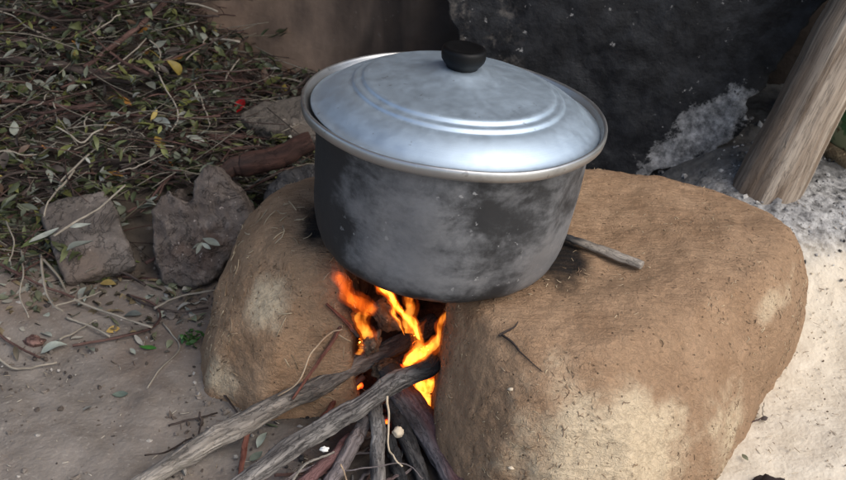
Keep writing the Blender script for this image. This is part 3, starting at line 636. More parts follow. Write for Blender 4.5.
# ------------------------------------------------------------------ firewood
def px_r(p, r): return r * ((np.asarray(p) - CAM) @ FW) / F
def wood_path(pts):
    P = np.array([hit(x, y, z) for x, y, z in pts]); return P
GREY = mat_wood('grey_branch_bark', (0.085, 0.075, 0.066), (0.31, 0.275, 0.235), 1.0, char=True, spot=(0.34, 0.31, 0.27), bump=0.9)
CHARB = mat_wood('half_burnt_bark', (0.050, 0.045, 0.043), (0.27, 0.25, 0.23), 1.2, char=True, spot=(0.09, 0.08, 0.076), bump=1.0)
PURP = mat_wood('purplish_bark', (0.075, 0.062, 0.060), (0.23, 0.195, 0.19), 1.0, char=True, spot=(0.14, 0.065, 0.062), bump=0.8)
REDB = mat_wood('red_stem_bark', (0.085, 0.028, 0.020), (0.20, 0.085, 0.06), 2.0, char=True)
def firewood(name, label, pts, rpx, mat, seed, wob=0.005, rough=0.14, char=None, seg=18, n=70, rfreq=45, group=None, cat='firewood', flat=1.0):
    P = wood_path(pts); R = [px_r(P[min(len(P) - 1, round(i * (len(P) - 1) / (len(rpx) - 1)))], r) for i, r in enumerate(rpx)]
    o = grain_stick(name, P, R, mat, n, seg, wob, seed, rough, rfreq, char if char is not None else [0, 0], flat); return tag(o, label, cat, group)
A = firewood('grey_branch', 'long pale grey branch running from the ground into the fire, leftmost of the firewood', [(120, 496, 0.016), (168, 466, 0.020), (215, 438, 0.026), (270, 408, 0.040), (318, 386, 0.055), (362, 363, 0.072), (400, 345, 0.095), (436, 322, 0.115)], [8.5, 9.5, 10.8, 10.8, 10.5, 10, 10, 10], GREY, 1, 0.003, 0.13, [0, 0, 0, .1, .3, .45, .8, 1.1], 36, 200)
kn = Bag(); kp = hit(247, 415, 0.05)
STRIPB = mat_wood('stripped_bark', (0.050, 0.045, 0.043), (0.25, 0.23, 0.21), 1.2, char=True, spot=(0.52, 0.47, 0.41), bump=1.0)
B = firewood('charred_branch', 'long dark branch with pale stripped patches lying nearest across the fire mouth', [(212, 506, 0.055), (262, 470, 0.068), (318, 430, 0.085), (365, 402, 0.10), (400, 380, 0.112), (428, 367, 0.122), (437, 361, 0.125)], [9.5, 10.2, 10.5, 10, 10, 9.5, 8.5], STRIPB, 2, 0.003, 0.16, [0, .15, .25, .25, .3, .8, 1.0], 36, 200)
C = firewood('purplish_log', 'thick purplish log at the right of the firewood against the clay', [(472, 506, 0.03), (448, 462, 0.035), (425, 425, 0.045), (404, 396, 0.06), (388, 374, 0.07)], [16, 16, 15.5, 14, 13], PURP, 3, 0.002, 0.11, [0, 0, .05, .3, .8], 36, 120)
D = firewood('upright_stick', 'short grey stick between the two dark logs pointing straight at the fire', [(379, 500, 0.04), (377, 462, 0.05), (379, 430, 0.062), (374, 404, 0.072)], [7, 7, 7.5, 7], CHARB, 4, 0.003, 0.12, [.2, .1, .3, .6], 16, 50)
E = firewood('dark_stick', 'dark thin log tucked beside the thick purplish log', [(432, 506, 0.02), (415, 462, 0.028), (400, 425, 0.04), (390, 404, 0.05)], [7.5, 8, 8, 7], CHARB, 5, 0.003, 0.12, [.5, .6, .7, .9], 16, 50)
firewood('brown_stick', 'dusky brown stick under the dark branch with the pale patches', [(318, 506, 0.02), (338, 470, 0.03), (355, 440, 0.045), (368, 418, 0.06)], [7, 8, 7.5, 7], PURP, 6, 0.004, 0.14, [0.1, .2, .4, .6], 16, 50)
firewood('brown_stick', 'thin dusky stick at the bottom edge under the dark branch', [(280, 500, 0.012), (312, 478, 0.02), (340, 452, 0.03), (352, 436, 0.035)], [6, 7, 7, 6], PURP, 7, 0.004, 0.14, [0.1, .2, .4, .6], 14, 50)
firewood('brown_stick', 'half hidden burnt stick between the upright stick and the thin log', [(404, 500, 0.012), (398, 470, 0.02), (392, 440, 0.03)], [5, 6, 6], CHARB, 8, 0.004, 0.14, [0.6, .7, .8], 14, 40)
firewood('reddish_stick', 'reddish stem glimpsed beneath the pale grey branch near the fire', [(322, 420, 0.02), (338, 398, 0.03), (362, 378, 0.045)], [3, 3.4, 3], REDB, 9, 0.003, 0.1, [0, 0, .5], 10, 30)
firewood('reddish_stick', 'reddish stem standing under the pale grey branch near its middle', [(241, 476, 0.004), (244, 452, 0.012), (249, 432, 0.02)], [2.8, 3, 2.6], REDB, 10, 0.002, 0.1, None, 10, 26)
def near_clay(px, py, off): q = stove_top(px, py); v = CAM - q; return q + v / np.linalg.norm(v) * off
P = np.array([near_clay(327, 307, 0.010), near_clay(342, 321, 0.010), near_clay(352, 328, 0.012)]); P = np.vstack([P, P[-1] + (P[-1] - P[-2]) * 1.1])
tag(grain_stick('red_twig', P, [0.0022, 0.0029, 0.0032, 0.003], REDB, 34, 10, 0.001, 11, 0.08, 60, [0, 0, 0.3, 0.9]), 'dark red twig with its tip against the clay left of the flames', 'twig')
firewood('red_twig', 'thin dark red twig rising from the pale grey branch to the clay', [(292, 398, 0.06), (318, 364, 0.10), (336, 336, 0.14), (352, 314, 0.168)], [1.3, 1.7, 2.0, 1.9], REDB, 12, 0.003, 0.08, [0, 0, .2, .8], 10, 36, cat='twig')
TAN = mat_wood('tan_stem', (0.28, 0.18, 0.11), (0.48, 0.36, 0.24), 2.0, bump=0.3)
def stalk(name, label, pts, r, seed=0, mat=None, cat='twig', group=None, wob=0.002):
    P = wood_path(pts); o = grain_stick(name, P, [px_r(P[0], q * 0.8) for q in (r if hasattr(r, '__len__') else (r, r))], mat or TAN, 30, 7, wob, seed, 0.08, 60); return tag(o, label, cat, group)
stalk('dry_stalk', 'pale bent stalk leaning on the clay above the pale grey branch', [(272, 399, 0.05), (298, 382, 0.09), (312, 352, 0.13), (330, 334, 0.15), (342, 330, 0.155)], (1.1, 0.9), 1)
stalk('dry_stalk', 'short pale stalk beside the cut tipped red twig', [(336, 288, 0.19), (343, 305, 0.175), (343, 328, 0.155)], (1.1, 0.8), 2)
stalk('dry_stalk', 'pale straw hanging over the dark branch into the firewood', [(388, 396, 0.125), (388, 422, 0.10), (388, 446, 0.08), (396, 460, 0.075), (402, 468, 0.07)], (1.5, 1.0), 3, mat_wood('bleached_straw', (0.42, 0.33, 0.22), (0.60, 0.50, 0.37), 2, bump=0.2))
stalk('dry_stalk', 'curved grey stalk at the bottom edge under the dark branch', [(288, 488, 0.05), (302, 468, 0.055), (318, 459, 0.055), (334, 453, 0.05)], (2.0, 1.4), 4, GREY)
stalk('dry_stalk', 'thin pale straw at the bottom between the brown sticks', [(340, 463, 0.05), (345, 478, 0.045), (350, 490, 0.04)], (1.1, 0.8), 5)
stalk('dry_stalk', 'fine dark stalk crossing the sticks near the bottom edge', [(344, 470, 0.06), (368, 467, 0.066), (404, 465, 0.06), (424, 478, 0.05)], (0.8, 0.8), 6, PURP)
BR_D = mat_wood('dark_branch_bark', (0.022, 0.016, 0.014), (0.085, 0.064, 0.055), 1.5)
BR_R = mat_wood('reddish_branch_bark', (0.050, 0.026, 0.022), (0.13, 0.075, 0.062), 2.0)
BR_P = mat_wood('pale_stem_bark', (0.19, 0.165, 0.13), (0.36, 0.32, 0.26), 2.0, bump=0.3)
# burning chunks
CHUNK = mat_rock('scorched_wood_chunk', (0.055, 0.038, 0.027), (0.20, 0.145, 0.095), (0.03, 0.022, 0.018), 1.6)
def lump(name, c, rad, mat, seed, label=None, cat=None, group=None, parent=None, sub=3, amp=0.25, rot=(0, 0, 0)):
    bm = bmesh.new(); bmesh.ops.create_icosphere(bm, subdivisions=sub, radius=1.0); V = np.array([v.co[:] for v in bm.verts]); bm.verts.index_update(); Fc = [[v.index for v in f.verts] for f in bm.faces]; bm.free()
    V = V * (1 + amp * fbm(V + seed * 7.7, 1.6, 4, seed))[:, None] * np.array(rad)
    from mathutils import Euler
    V = V @ np.array(Euler(rot).to_matrix()).T
    o = mesh_obj(name, V, Fc, mat, parent); o.location = tuple(map(float, c))
    return tag(o, label, cat, group)
c0 = hit(376, 330, 0.10)
lump('wood_chunk', hity(386, 316, -0.035), (0.019, 0.018, 0.030), CHUNK, 3, 'blackened chunk of wood standing between the flames', 'firewood', amp=0.3, sub=4, rot=(0, -0.5, 0))
lump('wood_chunk', hity(387, 371, -0.065), (0.022, 0.02, 0.014), CHUNK, 5, 'brown chunk wedged between the grey branch and the dark branch', 'firewood', amp=0.3, sub=4)
lump('wood_chunk', hity(371, 343, -0.07), (0.014, 0.014, 0.022), CHUNK, 8, 'small brown chunk just above the grey branch left of the flames', 'firewood', amp=0.3, sub=4, rot=(0, 0.4, 0))
EMB = mat_ember(); r = np.random.default_rng(3)
for i, (px, py, y, s) in enumerate([(420, 392, -0.05, .013), (412, 402, -0.04, .012), (428, 380, -0.04, .012), (421, 408, -0.05, .010), (404, 388, -0.05, .012), (398, 372, -0.03, .014), (430, 398, -0.03, .011), (386, 420, -0.13, .006), (357, 384, -0.045, .009)]):
    lump('ember', hity(px, py, y), s * r.uniform(0.7, 1.3, 3), EMB, 20 + i, 'glowing ember in the fire mouth among the firewood', 'ember', 'embers in the fire')
# flames: closed glowing volumes of hot gas
FL = (mat_flame('flame_mantle', 34, (1.0, 0.11, 0.006), (1.0, 0.16, 0.010)), mat_flame('flame_core_gas', 190, (1.0, 0.23, 0.015), (1.0, 0.36, 0.045)))
FLD = (mat_flame('dim_flame_mantle', 12, (1.0, 0.10, 0.006), (1.0, 0.14, 0.01)), mat_flame('dim_flame_core', 30, (1.0, 0.15, 0.010), (1.0, 0.20, 0.015)))
def flame(label, pts, wid, mat, seed, flat=0.28, group=None):
    P = np.array([hity(x, y, d) for x, y, d in pts]); n = 90; root = None
    for nm, kf, m_ in (('flame', 1.45, mat[0]), ('flame_core', 0.92, mat[1])):
        R = np.interp(np.linspace(0, 1, n), np.linspace(0, 1, len(wid)), [px_r(P[0], w) * kf for w in wid])
        Q = P.copy()
        if nm == 'flame': Q[-1] += (Q[-1] - Q[-2]) * 0.35; R[-12:] *= np.linspace(1, 0.25, 12)
        else: Q[-1] -= (Q[-1] - Q[-2]) * 0.25; R[-25:] *= np.linspace(1, 0.1, 25)
        V, Fc, t, cap = tube(Q, np.maximum(R, 0.0003), n, 40, 0.003, seed, flat)
        q = V * np.array([1, 1, 0.55]); am = min(0.0085, 0.62 * R.max()); V[:, 0] += am * fbm(q, 48, 3, seed + 3) * sstep(0.0, 0.3, t); V[:, 1] += am * 0.5 * fbm(V, 30, 2, seed + 9); V[:, 2] += am * 0.5 * fbm(V, 45, 2, seed + 5)
        if root is None: root = mesh_obj(nm, V, Fc, m_, None, True, V.mean(0)); org = V.mean(0)
        else: mesh_obj(nm, V - org, Fc, m_, root)
    return tag(root, label, 'flame', group)
flame('broad yellow flame licking up under the front of the pot', [(420, 338, -0.045), (412, 322, -0.05), (398, 308, -0.055), (386, 294, -0.06), (380, 280, -0.06)], [5, 10, 9, 12, 14, 6], FL, 1)
flame('tall orange flame rising to the pot right of the broad flame', [(410, 334, -0.055), (409, 316, -0.055), (407, 300, -0.055), (404, 284, -0.055), (402, 268, -0.055)], [5, 5, 5, 6, 6], FL, 2)
flame('narrow twisting flame at the left edge of the fire', [(368, 348, -0.078), (366, 336, -0.078), (361, 322, -0.078), (366, 312, -0.075), (363, 303, -0.075)], [3, 5.5, 6, 4, 0.6], FL, 3)
flame('small flame tongue below the narrow flame at the left', [(358, 356, -0.09), (360, 346, -0.09), (361, 336, -0.09)], [2.5, 3, 1], FL, 4)
flame('thin curling flame climbing the clay at the right of the fire', [(420, 356, -0.09), (430, 347, -0.09), (438, 334, -0.09), (443, 320, -0.09), (449, 308, -0.085), (453, 296, -0.08)], [6, 6, 4, 4, 4.5, 3], FL, 5)
flame('wide flame above the end of the pale grey branch', [(402, 366, -0.10), (415, 356, -0.10), (428, 348, -0.095), (440, 338, -0.085)], [6, 9, 8, 3], FL, 6, 0.4)
flame('low flame glowing under the tip of the dark branch', [(428, 416, -0.085), (422, 398, -0.085), (425, 382, -0.08), (434, 366, -0.07)], [5, 12, 13, 8], FL, 7, 0.4)
flame('low flame beside the thick purplish log', [(416, 396, -0.055), (420, 384, -0.05), (418, 372, -0.05), (424, 364, -0.05)], [4, 6, 6, 3], FL, 8, 0.4)
flame('flame wisp curling between the broad flame and the tall flame', [(404, 336, -0.052), (401, 324, -0.052), (394, 312, -0.056), (396, 300, -0.058), (391, 290, -0.058)], [1, 4, 6, 5, 1], FL, 11)
flame('pointed flame left of the thin curling flame at the right', [(412, 358, -0.085), (420, 344, -0.085), (418, 334, -0.085), (424, 322, -0.085)], [5, 6, 4, 0.6], FL, 12)
flame('small flame in the gap above the thick purplish log', [(410, 402, -0.07), (413, 392, -0.07), (411, 384, -0.07), (416, 374, -0.07)], [3, 4, 3, 1], FL, 13)
flame('dim orange flame curling out under the left of the pot', [(374, 312, -0.05), (356, 300, -0.06), (344, 284, -0.07), (333, 268, -0.075)], [9, 10, 8, 4], FLD, 9, 0.5)
# things between the sticks
CREAM = mat_plain('cream_chip', (0.55, 0.46, 0.34), 0.7, 0.25, 60)
lump('wood_chip', hit(398, 432, 0.085), (0.0075, 0.006, 0.009), CREAM, 41, 'round cream coloured chip stuck between the firewood', 'chip', amp=0.25)
lump('wood_chip', hit(325, 449, 0.09), (0.006, 0.003, 0.004), mat_plain('white_chip', (0.7, 0.68, 0.64), 0.7, 0.15, 60), 42, 'small white chip resting on the firewood near the dark branch', 'chip', amp=0.4)

Bg = Bag(); rc = np.random.default_rng(44)
for i in range(520):
    x, y = rc.normal(-0.07, 0.09), rc.normal(-0.14, 0.09)
    if x > 0.02 or x < -0.32: continue
    bm = bmesh.new(); bmesh.ops.create_icosphere(bm, subdivisions=1, radius=1.0); V = np.array([v.co[:] for v in bm.verts]); bm.verts.index_update(); Fc = [[v.index for v in f.verts] for f in bm.faces]; bm.free()
    sz = 0.0016 * math.exp(abs(rc.normal(0, 0.7))); V = V * (1 + 0.3 * rc.normal(size=(len(V), 1))) * np.minimum(sz, 0.009) * rc.uniform(0.5, 1.3, 3)
    Bg.add(V + (x, y, float(g(x, y)) + sz * 0.4), Fc, [(0.016, 0.014, 0.013), (0.05, 0.045, 0.042), (0.22, 0.21, 0.20), (0.10, 0.07, 0.05)][rc.choice(4, p=[.5, .25, .12, .13])])
o = Bg.obj('charcoal_crumbs', CRUMB, smooth=False); tag(o, 'charcoal crumbs and ash strewn under the firewood', 'charcoal', kind='stuff')
for i in range(16):
    x0, y0 = rc.uniform(-0.20, -0.02), rc.uniform(-0.30, -0.10); a = rc.normal(1.0, 0.7); L = rc.uniform(0.06, 0.16); d = np.array([math.cos(a), math.sin(a), 0.0]) * L / 2; c = np.array([x0, y0, float(g(x0, y0)) + rc.uniform(0.006, 0.022)])
    P = [c - d, c + rc.normal(0, 0.06, 3) * L * (1, 1, 0.3), c + d]
    if P[2][0] > -0.012: continue
    tag(grain_stick('kindling_twig', P, [0.0022, 0.0028, 0.0018], (PURP, BR_R, CHARB, BR_D)[i % 4], 26, 8, 0.003, 200 + i, 0.12, 60, [0, 0.3]), 'thin kindling twig lying under the firewood at the fire mouth', 'twig', 'kindling twigs under the firewood')

# ------------------------------------------------------------------ things lying on the stove
SPLIT = mat_wood('split_grey_wood', (0.105, 0.088, 0.074), (0.33, 0.29, 0.245), 1.2, char=True, bump=0.7)
P = np.array([stove_top(x, y) + np.array([0, 0, 0.011]) for x, y in ((562, 240), (600, 252), (640, 268))]); P[0, 2] += 0.004
o = grain_stick('split_stick', P, [0.0065, 0.009, 0.0105, 0.0095], SPLIT, 50, 12, 0.002, 21, 0.12, 50, [1.0, .35, 0, 0], 0.65); tag(o, 'split grey stick lying on the clay top right of the pot', 'stick')
P = np.array([stove_top(x, y) + np.array([0, 0, 0.004]) for x, y in ((520, 321), (511, 326), (499, 333.6), (498, 334.5), (499, 336), (507, 345), (514, 352), (515, 352.5), (527, 361), (541, 370))])
o = grain_stick('bent_twig', P, [0.0009, 0.0018, 0.0016, 0.0013, 0.0007], BR_D, 70, 8, 0.0007, 22, 0.12, 60, [0, 0]); tag(o, 'sharply bent dark twig on the front of the clay block', 'twig')
for px, py, lab in ((510, 472, 'tiny white flake stuck low on the front of the clay block'), (508, 388, 'tiny white flake below the bent twig')):
    q = stove_top(px, py); lump('white_flake', q, (0.005, 0.003, 0.0025), CREAM, px, lab, 'flake', amp=0.3, sub=2)

# ------------------------------------------------------------------ brush heap: branches, twigs, leaves
def branch(name, label, pts, r, mat, lift=0.02, seed=0, group=None, wob=0.003, cat='branch'):
    P = np.array([on(x, y, l) for x, y, l in [(p + (lift,))[:3] for p in pts]]); R = [px_r(P.mean(0), q) for q in (r if hasattr(r, '__len__') else (r, r * 0.8))]
    L = np.linalg.norm(np.diff(P, axis=0), axis=1).sum(); n = int(max(16, min(90, L / 0.008)))
    return tag(grain_stick(name, P, R, mat, n, 8 if max(R) < 0.004 else 12, wob, seed, 0.14, 50), label, cat, group)
branch('thick_branch', 'thick dark branch lying across the heap above the stone slab', [(-30, 192), (20, 182), (70, 175), (125, 163), (190, 147), (262, 129)], (3.5, 5, 5, 4.5), BR_D, 0.035, 1)
branch('thick_branch', 'thick dark branch sagging across the top of the heap', [(-20, 56), (20, 60), (62, 66), (100, 76), (135, 78), (165, 68)], (4, 5.5, 5.5, 4), BR_D, 0.06, 2)
branch('thick_branch', 'dark branch at the upper left edge of the heap', [(-20, 36), (10, 41), (45, 43), (75, 52)], (4.5, 5, 3), BR_D, 0.05, 3)
branch('slanting_branch', 'reddish branch slanting up to the top of the heap', [(84, 68), (112, 47), (140, 26), (162, 6), (176, -8)], (2.2, 2.8, 3), BR_R, 0.075, 4)
branch('slanting_branch', 'dark branch slanting down through the middle of the heap', [(128, 92), (150, 103), (170, 113), (192, 125)], (2.5, 3, 2.2), BR_D, 0.05, 5)
branch('reddish_stick', 'straight reddish stem pointing from the heap to the pale board', [(176, 88), (215, 88), (255, 91), (302, 88)], (1.6, 1.8, 1.4), BR_R, 0.05, 6, cat='twig')
branch('reddish_stick', 'reddish stem just above the straight one by the wall', [(200, 74), (225, 80), (262, 84), (298, 91)], (1.4, 2.2, 1.8), BR_R, 0.055, 7, cat='twig')
branch('dark_stub', 'short dark stub of wood by the wall above the pale board', [(263, 66), (272, 71), (285, 77)], (2.0, 4, 2.0), BR_D, 0.06, 8)
branch('thin_branch', 'dark thin branch on the heap left of the stone slab', [(-10, 203), (18, 196), (40, 186), (66, 176)], (2.5, 3, 2), BR_D, 0.045, 9)
branch('thin_branch', 'dark thin branch under the thick one above the stone slab', [(-15, 176), (20, 166), (52, 168), (90, 172)], (3, 3.5, 2), BR_D, 0.03, 10)
branch('thin_branch', 'dark thin branch lying over the left edge of the heap', [(-10, 122), (30, 124), (65, 118), (100, 112), (120, 104)], (2.6, 3, 2), BR_D, 0.04, 11)
PG = 'pale stems tangled in the brush heap'
pale = [([(-5, 10), (10, 14), (22, 22), (40, 33), (57, 44)], .9), ([(83, 37), (98, 30), (112, 20), (121, 14)], .8), ([(106, 71), (122, 60), (138, 48), (146, 38)], .8), ([(115, 71), (132, 60), (151, 47)], .8),
        ([(60, 183), (72, 170), (86, 157), (97, 148), (106, 147), (114, 151)], 1.0), ([(55, 127), (70, 135), (82, 142), (92, 133), (104, 129)], .9), ([(108, 131), (122, 128), (136, 132), (145, 137)], .8), ([(-5, 151), (12, 151), (22, 155), (36, 155)], .9),
        ([(44, 216), (50, 200), (60, 188), (75, 171)], 1.1), ([(46, 108), (47, 116), (52, 120)], .9), ([(53, 100), (56, 112), (58, 122)], .8), ([(158, 72), (168, 92), (176, 108), (176, 122), (170, 130)], .9), ([(195, 85), (203, 104), (210, 125)], .9), ([(120, 172), (140, 165), (170, 152)], .8),
        ([(225, 80), (233, 66), (240, 58)], .9), ([(85, 128), (86, 118), (95, 112)], .8), ([(150, 40), (160, 52), (158, 70)], .7), ([(185, 60), (200, 48), (208, 36)], .8), ([(5, 222), (14, 240), (10, 262)], .9), ([(30, 108), (42, 102), (48, 92)], .8)]
for i, (p, r_) in enumerate(pale):
    branch('pale_twig', 'thin pale stem tangled in the leafy brush heap', p, r_, BR_P, 0.07 + 0.012 * (i % 3), 30 + i, PG, 0.002, 'twig')
branch('long_straw_stalk', 'long straight straw lying over the stone slab', [(54, 236), (75, 222), (100, 207), (125, 185)], 1.2, BR_P, 0.125, 60, None, 0.001, 'twig')
fl_ = [('twig_on_soil', 'dark twig hooked at its end on the soil before the notched brown rock', [(72, 346), (110, 339), (140, 332), (155, 325), (161, 316), (157, 307), (144, 300), (127, 295)], 1.5, BR_R, .012), ('twig_on_soil', 'pale twig curving from the hooked twig towards the stove', [(155, 309), (170, 300), (190, 294), (212, 291)], 1.2, BR_P, .014),
       ('twig_on_soil', 'long pale stem slanting down from the stone slab across the soil', [(40, 256), (58, 276), (70, 296), (95, 308), (122, 318), (152, 327)], 1.3, BR_P, .02), ('twig_on_soil', 'reddish stem reaching from the left edge under the stone slab', [(-6, 262), (20, 275), (42, 286), (75, 297)], 1.6, BR_R, .025),
       ('twig_on_soil', 'short pale stem below the stone slab pointing right', [(52, 307), (76, 300), (101, 291)], 1.1, BR_P, .02), ('twig_on_soil', 'pale stem lying among the leaves below the slanting stem', [(66, 318), (85, 324), (110, 336)], 1.3, BR_P, .014), ('twig_on_soil', 'fine pale stalk bending down near the green weed', [(162, 322), (173, 335), (179, 350), (160, 370), (147, 388)], 1.0, BR_P, .008),
       ('twig_on_soil', 'pale stalk lying on the bare soil at the left edge', [(-6, 356), (10, 366), (30, 368), (57, 362)], 1.3, BR_P, .008), ('twig_on_soil', 'dark twig sloping to the left edge above the bare soil', [(-6, 330), (14, 345), (40, 357)], 1.5, BR_R, .012), ('twig_on_soil', 'dark twig between the notched brown rock and the stove foot', [(128, 295), (150, 306), (180, 312), (208, 308)], 1.3, BR_D, .012),
       ('twig_on_soil', 'arched pale stem hanging from the heap below the slab', [(22, 250), (24, 275), (20, 292), (28, 318)], 1.0, BR_P, .04), ('twig_on_soil', 'arched dark stem hanging beside the slab corner', [(40, 255), (44, 285), (52, 303), (62, 311)], 1.3, BR_P, .05), ('twig_on_soil', 'twig lying on the soil near the foot of the grey branch', [(168, 425), (185, 421), (203, 417), (218, 412)], 1.0, BR_D, .006),
       ('twig_on_soil', 'short twig upright against the foot of the stove', [(199, 436), (201, 424), (200, 412)], 1.2, BR_D, .02), ('twig_on_soil', 'thin twig pointing at the grey branch from the stove foot', [(218, 386), (228, 400), (240, 416)], 1.3, BR_D, .01), ('twig_on_soil', 'thin crooked twig beside the grey branch on the soil', [(146, 455), (165, 452), (182, 443), (192, 437)], 1.0, BR_D, .006),
       ('twig_on_soil', 'pale twig beside the long one below the slab', [(60, 340), (70, 335), (92, 322), (98, 320)], 1.1, BR_P, .014)]
for i, (n_, l_, p, r_, m_, li) in enumerate(fl_): branch(n_, l_, p, r_, m_, li, 70 + i, None, 0.0015, 'twig')
# loose twigs: a few kinds, copied
kinds = []
r = np.random.default_rng(21)
for k in range(12):
    L = r.uniform(0.16, 0.42); P = np.cumsum(np.r_[[[0, 0, 0]], np.c_[np.full(6, L / 6), r.normal(0, L * 0.035, 6), r.normal(0, L * 0.02, 6)]], 0); P -= P.mean(0)
    rad = r.uniform(0.0012, 0.0034) if k % 3 else r.uniform(0.003, 0.0052)
    Bg = Bag(); Bg.add(*tube(P, [rad, rad * 0.9, rad * 0.6], 22, 7, 0.003, k, rough=0.12)[:2])
    for q in range(r.integers(1, 4)):
        i = r.integers(1, 6); d = np.array([1, r.choice([-1, 1]) * r.uniform(0.4, 0.9), r.uniform(-0.2, 0.5)]); d /= np.linalg.norm(d); l2 = L * r.uniform(0.2, 0.4)
        Bg.add(*tube([P[i], P[i] + d * l2 * 0.5 + r.normal(0, 0.004, 3), P[i] + d * l2 + r.normal(0, 0.01, 3)], [rad * 0.6, rad * 0.3], 10, 5)[:2])
    mt = BR_P if k in (4, 10) else (BR_D, BR_R)[k % 2]; V = np.concatenate(Bg.V); me = mesh_data('brush_twig', V, Bg.F, mt); fattr(me, 'grain', 0.5 + 0.5 * vnoise(V * 400, 3)); fattr(me, 'along', V[:, 0] / L + 0.5); vattr(me, 'gp', V * (0.3, 1, 1)); kinds.append(me)
proto = None
def heap_pt(r, ymin=0.25):
    while True:
        x, y = r.uniform(-1.38, -0.12), r.uniform(ymin, 0.97)
        dens = sstep(0.24, 0.42, y + (0.10 if x < -0.62 else -0.02)) * sstep(-0.20, -0.42, x + 0.25 * (y - 0.95))
        if x > -0.66 and y < 0.50 and x < -0.30: dens *= 0.25
        if r.uniform() < dens: return x, y
from mathutils import Euler
for i in range(270):
    x, y = heap_pt(r); d = r.uniform(0, 0.07) * sstep(0.25, 0.5, y)
    o = bpy.data.objects.new('brush_twig', kinds[i % 12]); COL.objects.link(o)
    o.location = (x, y, float(g(x, y)) + 0.006 + d)
    o.rotation_euler = Euler((r.uniform(0, 6.28), r.normal(0, 0.14), r.normal(0.18, 0.6) + (math.pi if r.uniform() < 0.5 else 0))); s = r.uniform(0.6, 1.1); o.scale = (s, s, s)
    tag(o, 'loose twig mixed with leaves in the brush heap', 'twig', 'loose twigs of the brush heap')

PAL = [(0.150, 0.165, 0.115), (0.27, 0.285, 0.235), (0.060, 0.075, 0.036), (0.125, 0.142, 0.058), (0.19, 0.20, 0.065), (0.33, 0.25, 0.06), (0.30, 0.14, 0.035), (0.10, 0.062, 0.042), (0.36, 0.37, 0.33), (0.075, 0.06, 0.05)]
PW = np.array([0.23, 0.12, 0.21, 0.21, 0.06, 0.012, 0.010, 0.06, 0.05, 0.06]); PW /= PW.sum()
def leaf(L, Wd, curl, fold, r, blunt=0.5):
    """a pointed leaf blade: midrib and two curled halves, with a little thickness"""
    s = np.linspace(0, 1, 7); w = Wd * np.sin(np.pi * s ** (0.8 + 0.4 * blunt)) ** 0.8; w[0] = w[-1] = 0.0004
    x = (s - 0.5) * L; zc = curl * L * (1 - (2 * s - 1) ** 2) + r.normal(0, 0.012) * L * np.sin(s * 7); tw = r.normal(0, 0.5) * (s - 0.5)
    V = []
    for i in range(7):
        for q in (-1, 0, 1): V.append((x[i], q * w[i] * math.cos(tw[i]), zc[i] + abs(q) * w[i] * fold + q * w[i] * math.sin(tw[i])))
    V = np.array(V); n = len(V); Vb = V - np.array([0, 0, 0.0005]); Fc = []
    for i in range(6):
        for q in (0, 1):
            a = i * 3 + q; Fc += [(a, a + 3, a + 4, a + 1), (a + n, a + 1 + n, a + 4 + n, a + 3 + n)]
    return np.vstack([V, Vb]), Fc
Bg = Bag()
def put_leaf(Bg, x, y, z, L, Wd, col, r, tilt=0.45, yaw=None):
    V, Fc = leaf(L, Wd, r.normal(0, 0.10), r.uniform(0.0, 0.7), r, r.uniform(0, 1)); st = np.array([(-L * 0.5, 0, 0), (-L * 0.75, r.normal(0, 0.003), -0.002)])
    R = np.array(Euler((r.normal(0, tilt), r.normal(0, tilt), r.uniform(0, 6.28) if yaw is None else yaw)).to_matrix())
    Bg.add(V @ R.T + (x, y, z), Fc, np.array(col) * r.uniform(0.5, 1.15))
for i in range(6000):
    x, y = heap_pt(r, 0.2)
    while fbm([(x, y, 0)], 9, 2, 77)[0] < r.uniform(-0.75, 0.25): x, y = heap_pt(r, 0.2)
    L = r.uniform(0.014, 0.040) * (1.25 if r.uniform() < 0.08 else 1); put_leaf(Bg, x, y, float(g(x, y)) + 0.004 + r.uniform(0, 0.085) * sstep(0.22, 0.5, y), L, L * r.uniform(0.12, 0.26), PAL[r.choice(10, p=PW)], r, 0.55)
for i in range(235):                                                # leafy sprays: leaves still on their stalk
    x, y = heap_pt(r, 0.22)
    while y > 0.7 and x > -0.48: x, y = heap_pt(r, 0.22)
    a = r.normal(0.2, 0.9) + (math.pi if r.uniform() < 0.5 else 0); L = r.uniform(0.08, 0.2); d = np.array([math.cos(a), math.sin(a), r.normal(0.1, 0.25)]); sd_ = np.array([-d[1], d[0], 0])
    c = np.array([x, y, float(g(x, y)) + 0.02 + r.uniform(0, 0.07) * sstep(0.25, 0.5, y)]); bend = r.normal(0, 0.12) * L; P = [c + d * L * u + sd_ * bend * 4 * u * (1 - u) for u in (0, 0.25, 0.5, 0.75, 1)]
    col = np.array(PAL[r.choice([0, 1, 2, 3, 3, 4])]); Bg.add(*tube(P, [0.0011, 0.0005], 10, 4)[:2], (0.17, 0.15, 0.10) if i % 2 else (0.06, 0.04, 0.03))
    for q in range(r.integers(4, 10)):
        u = 0.15 + 0.85 * r.uniform(); sg = r.choice([-1, 1]); l = r.uniform(0.018, 0.040); aa = a + sg * r.uniform(0.4, 1.0); p = c + d * L * u + sd_ * bend * 4 * u * (1 - u) + np.array([math.cos(aa), math.sin(aa), 0.15]) * l * 0.5
        put_leaf(Bg, *p, l, l * r.uniform(0.10, 0.2), col, r, 0.35, aa)
o = Bg.obj('brush_leaves', LEAF); tag(o, 'dull green and withered leaves covering the brush heap', 'leaves', kind='stuff')
Bg = Bag()
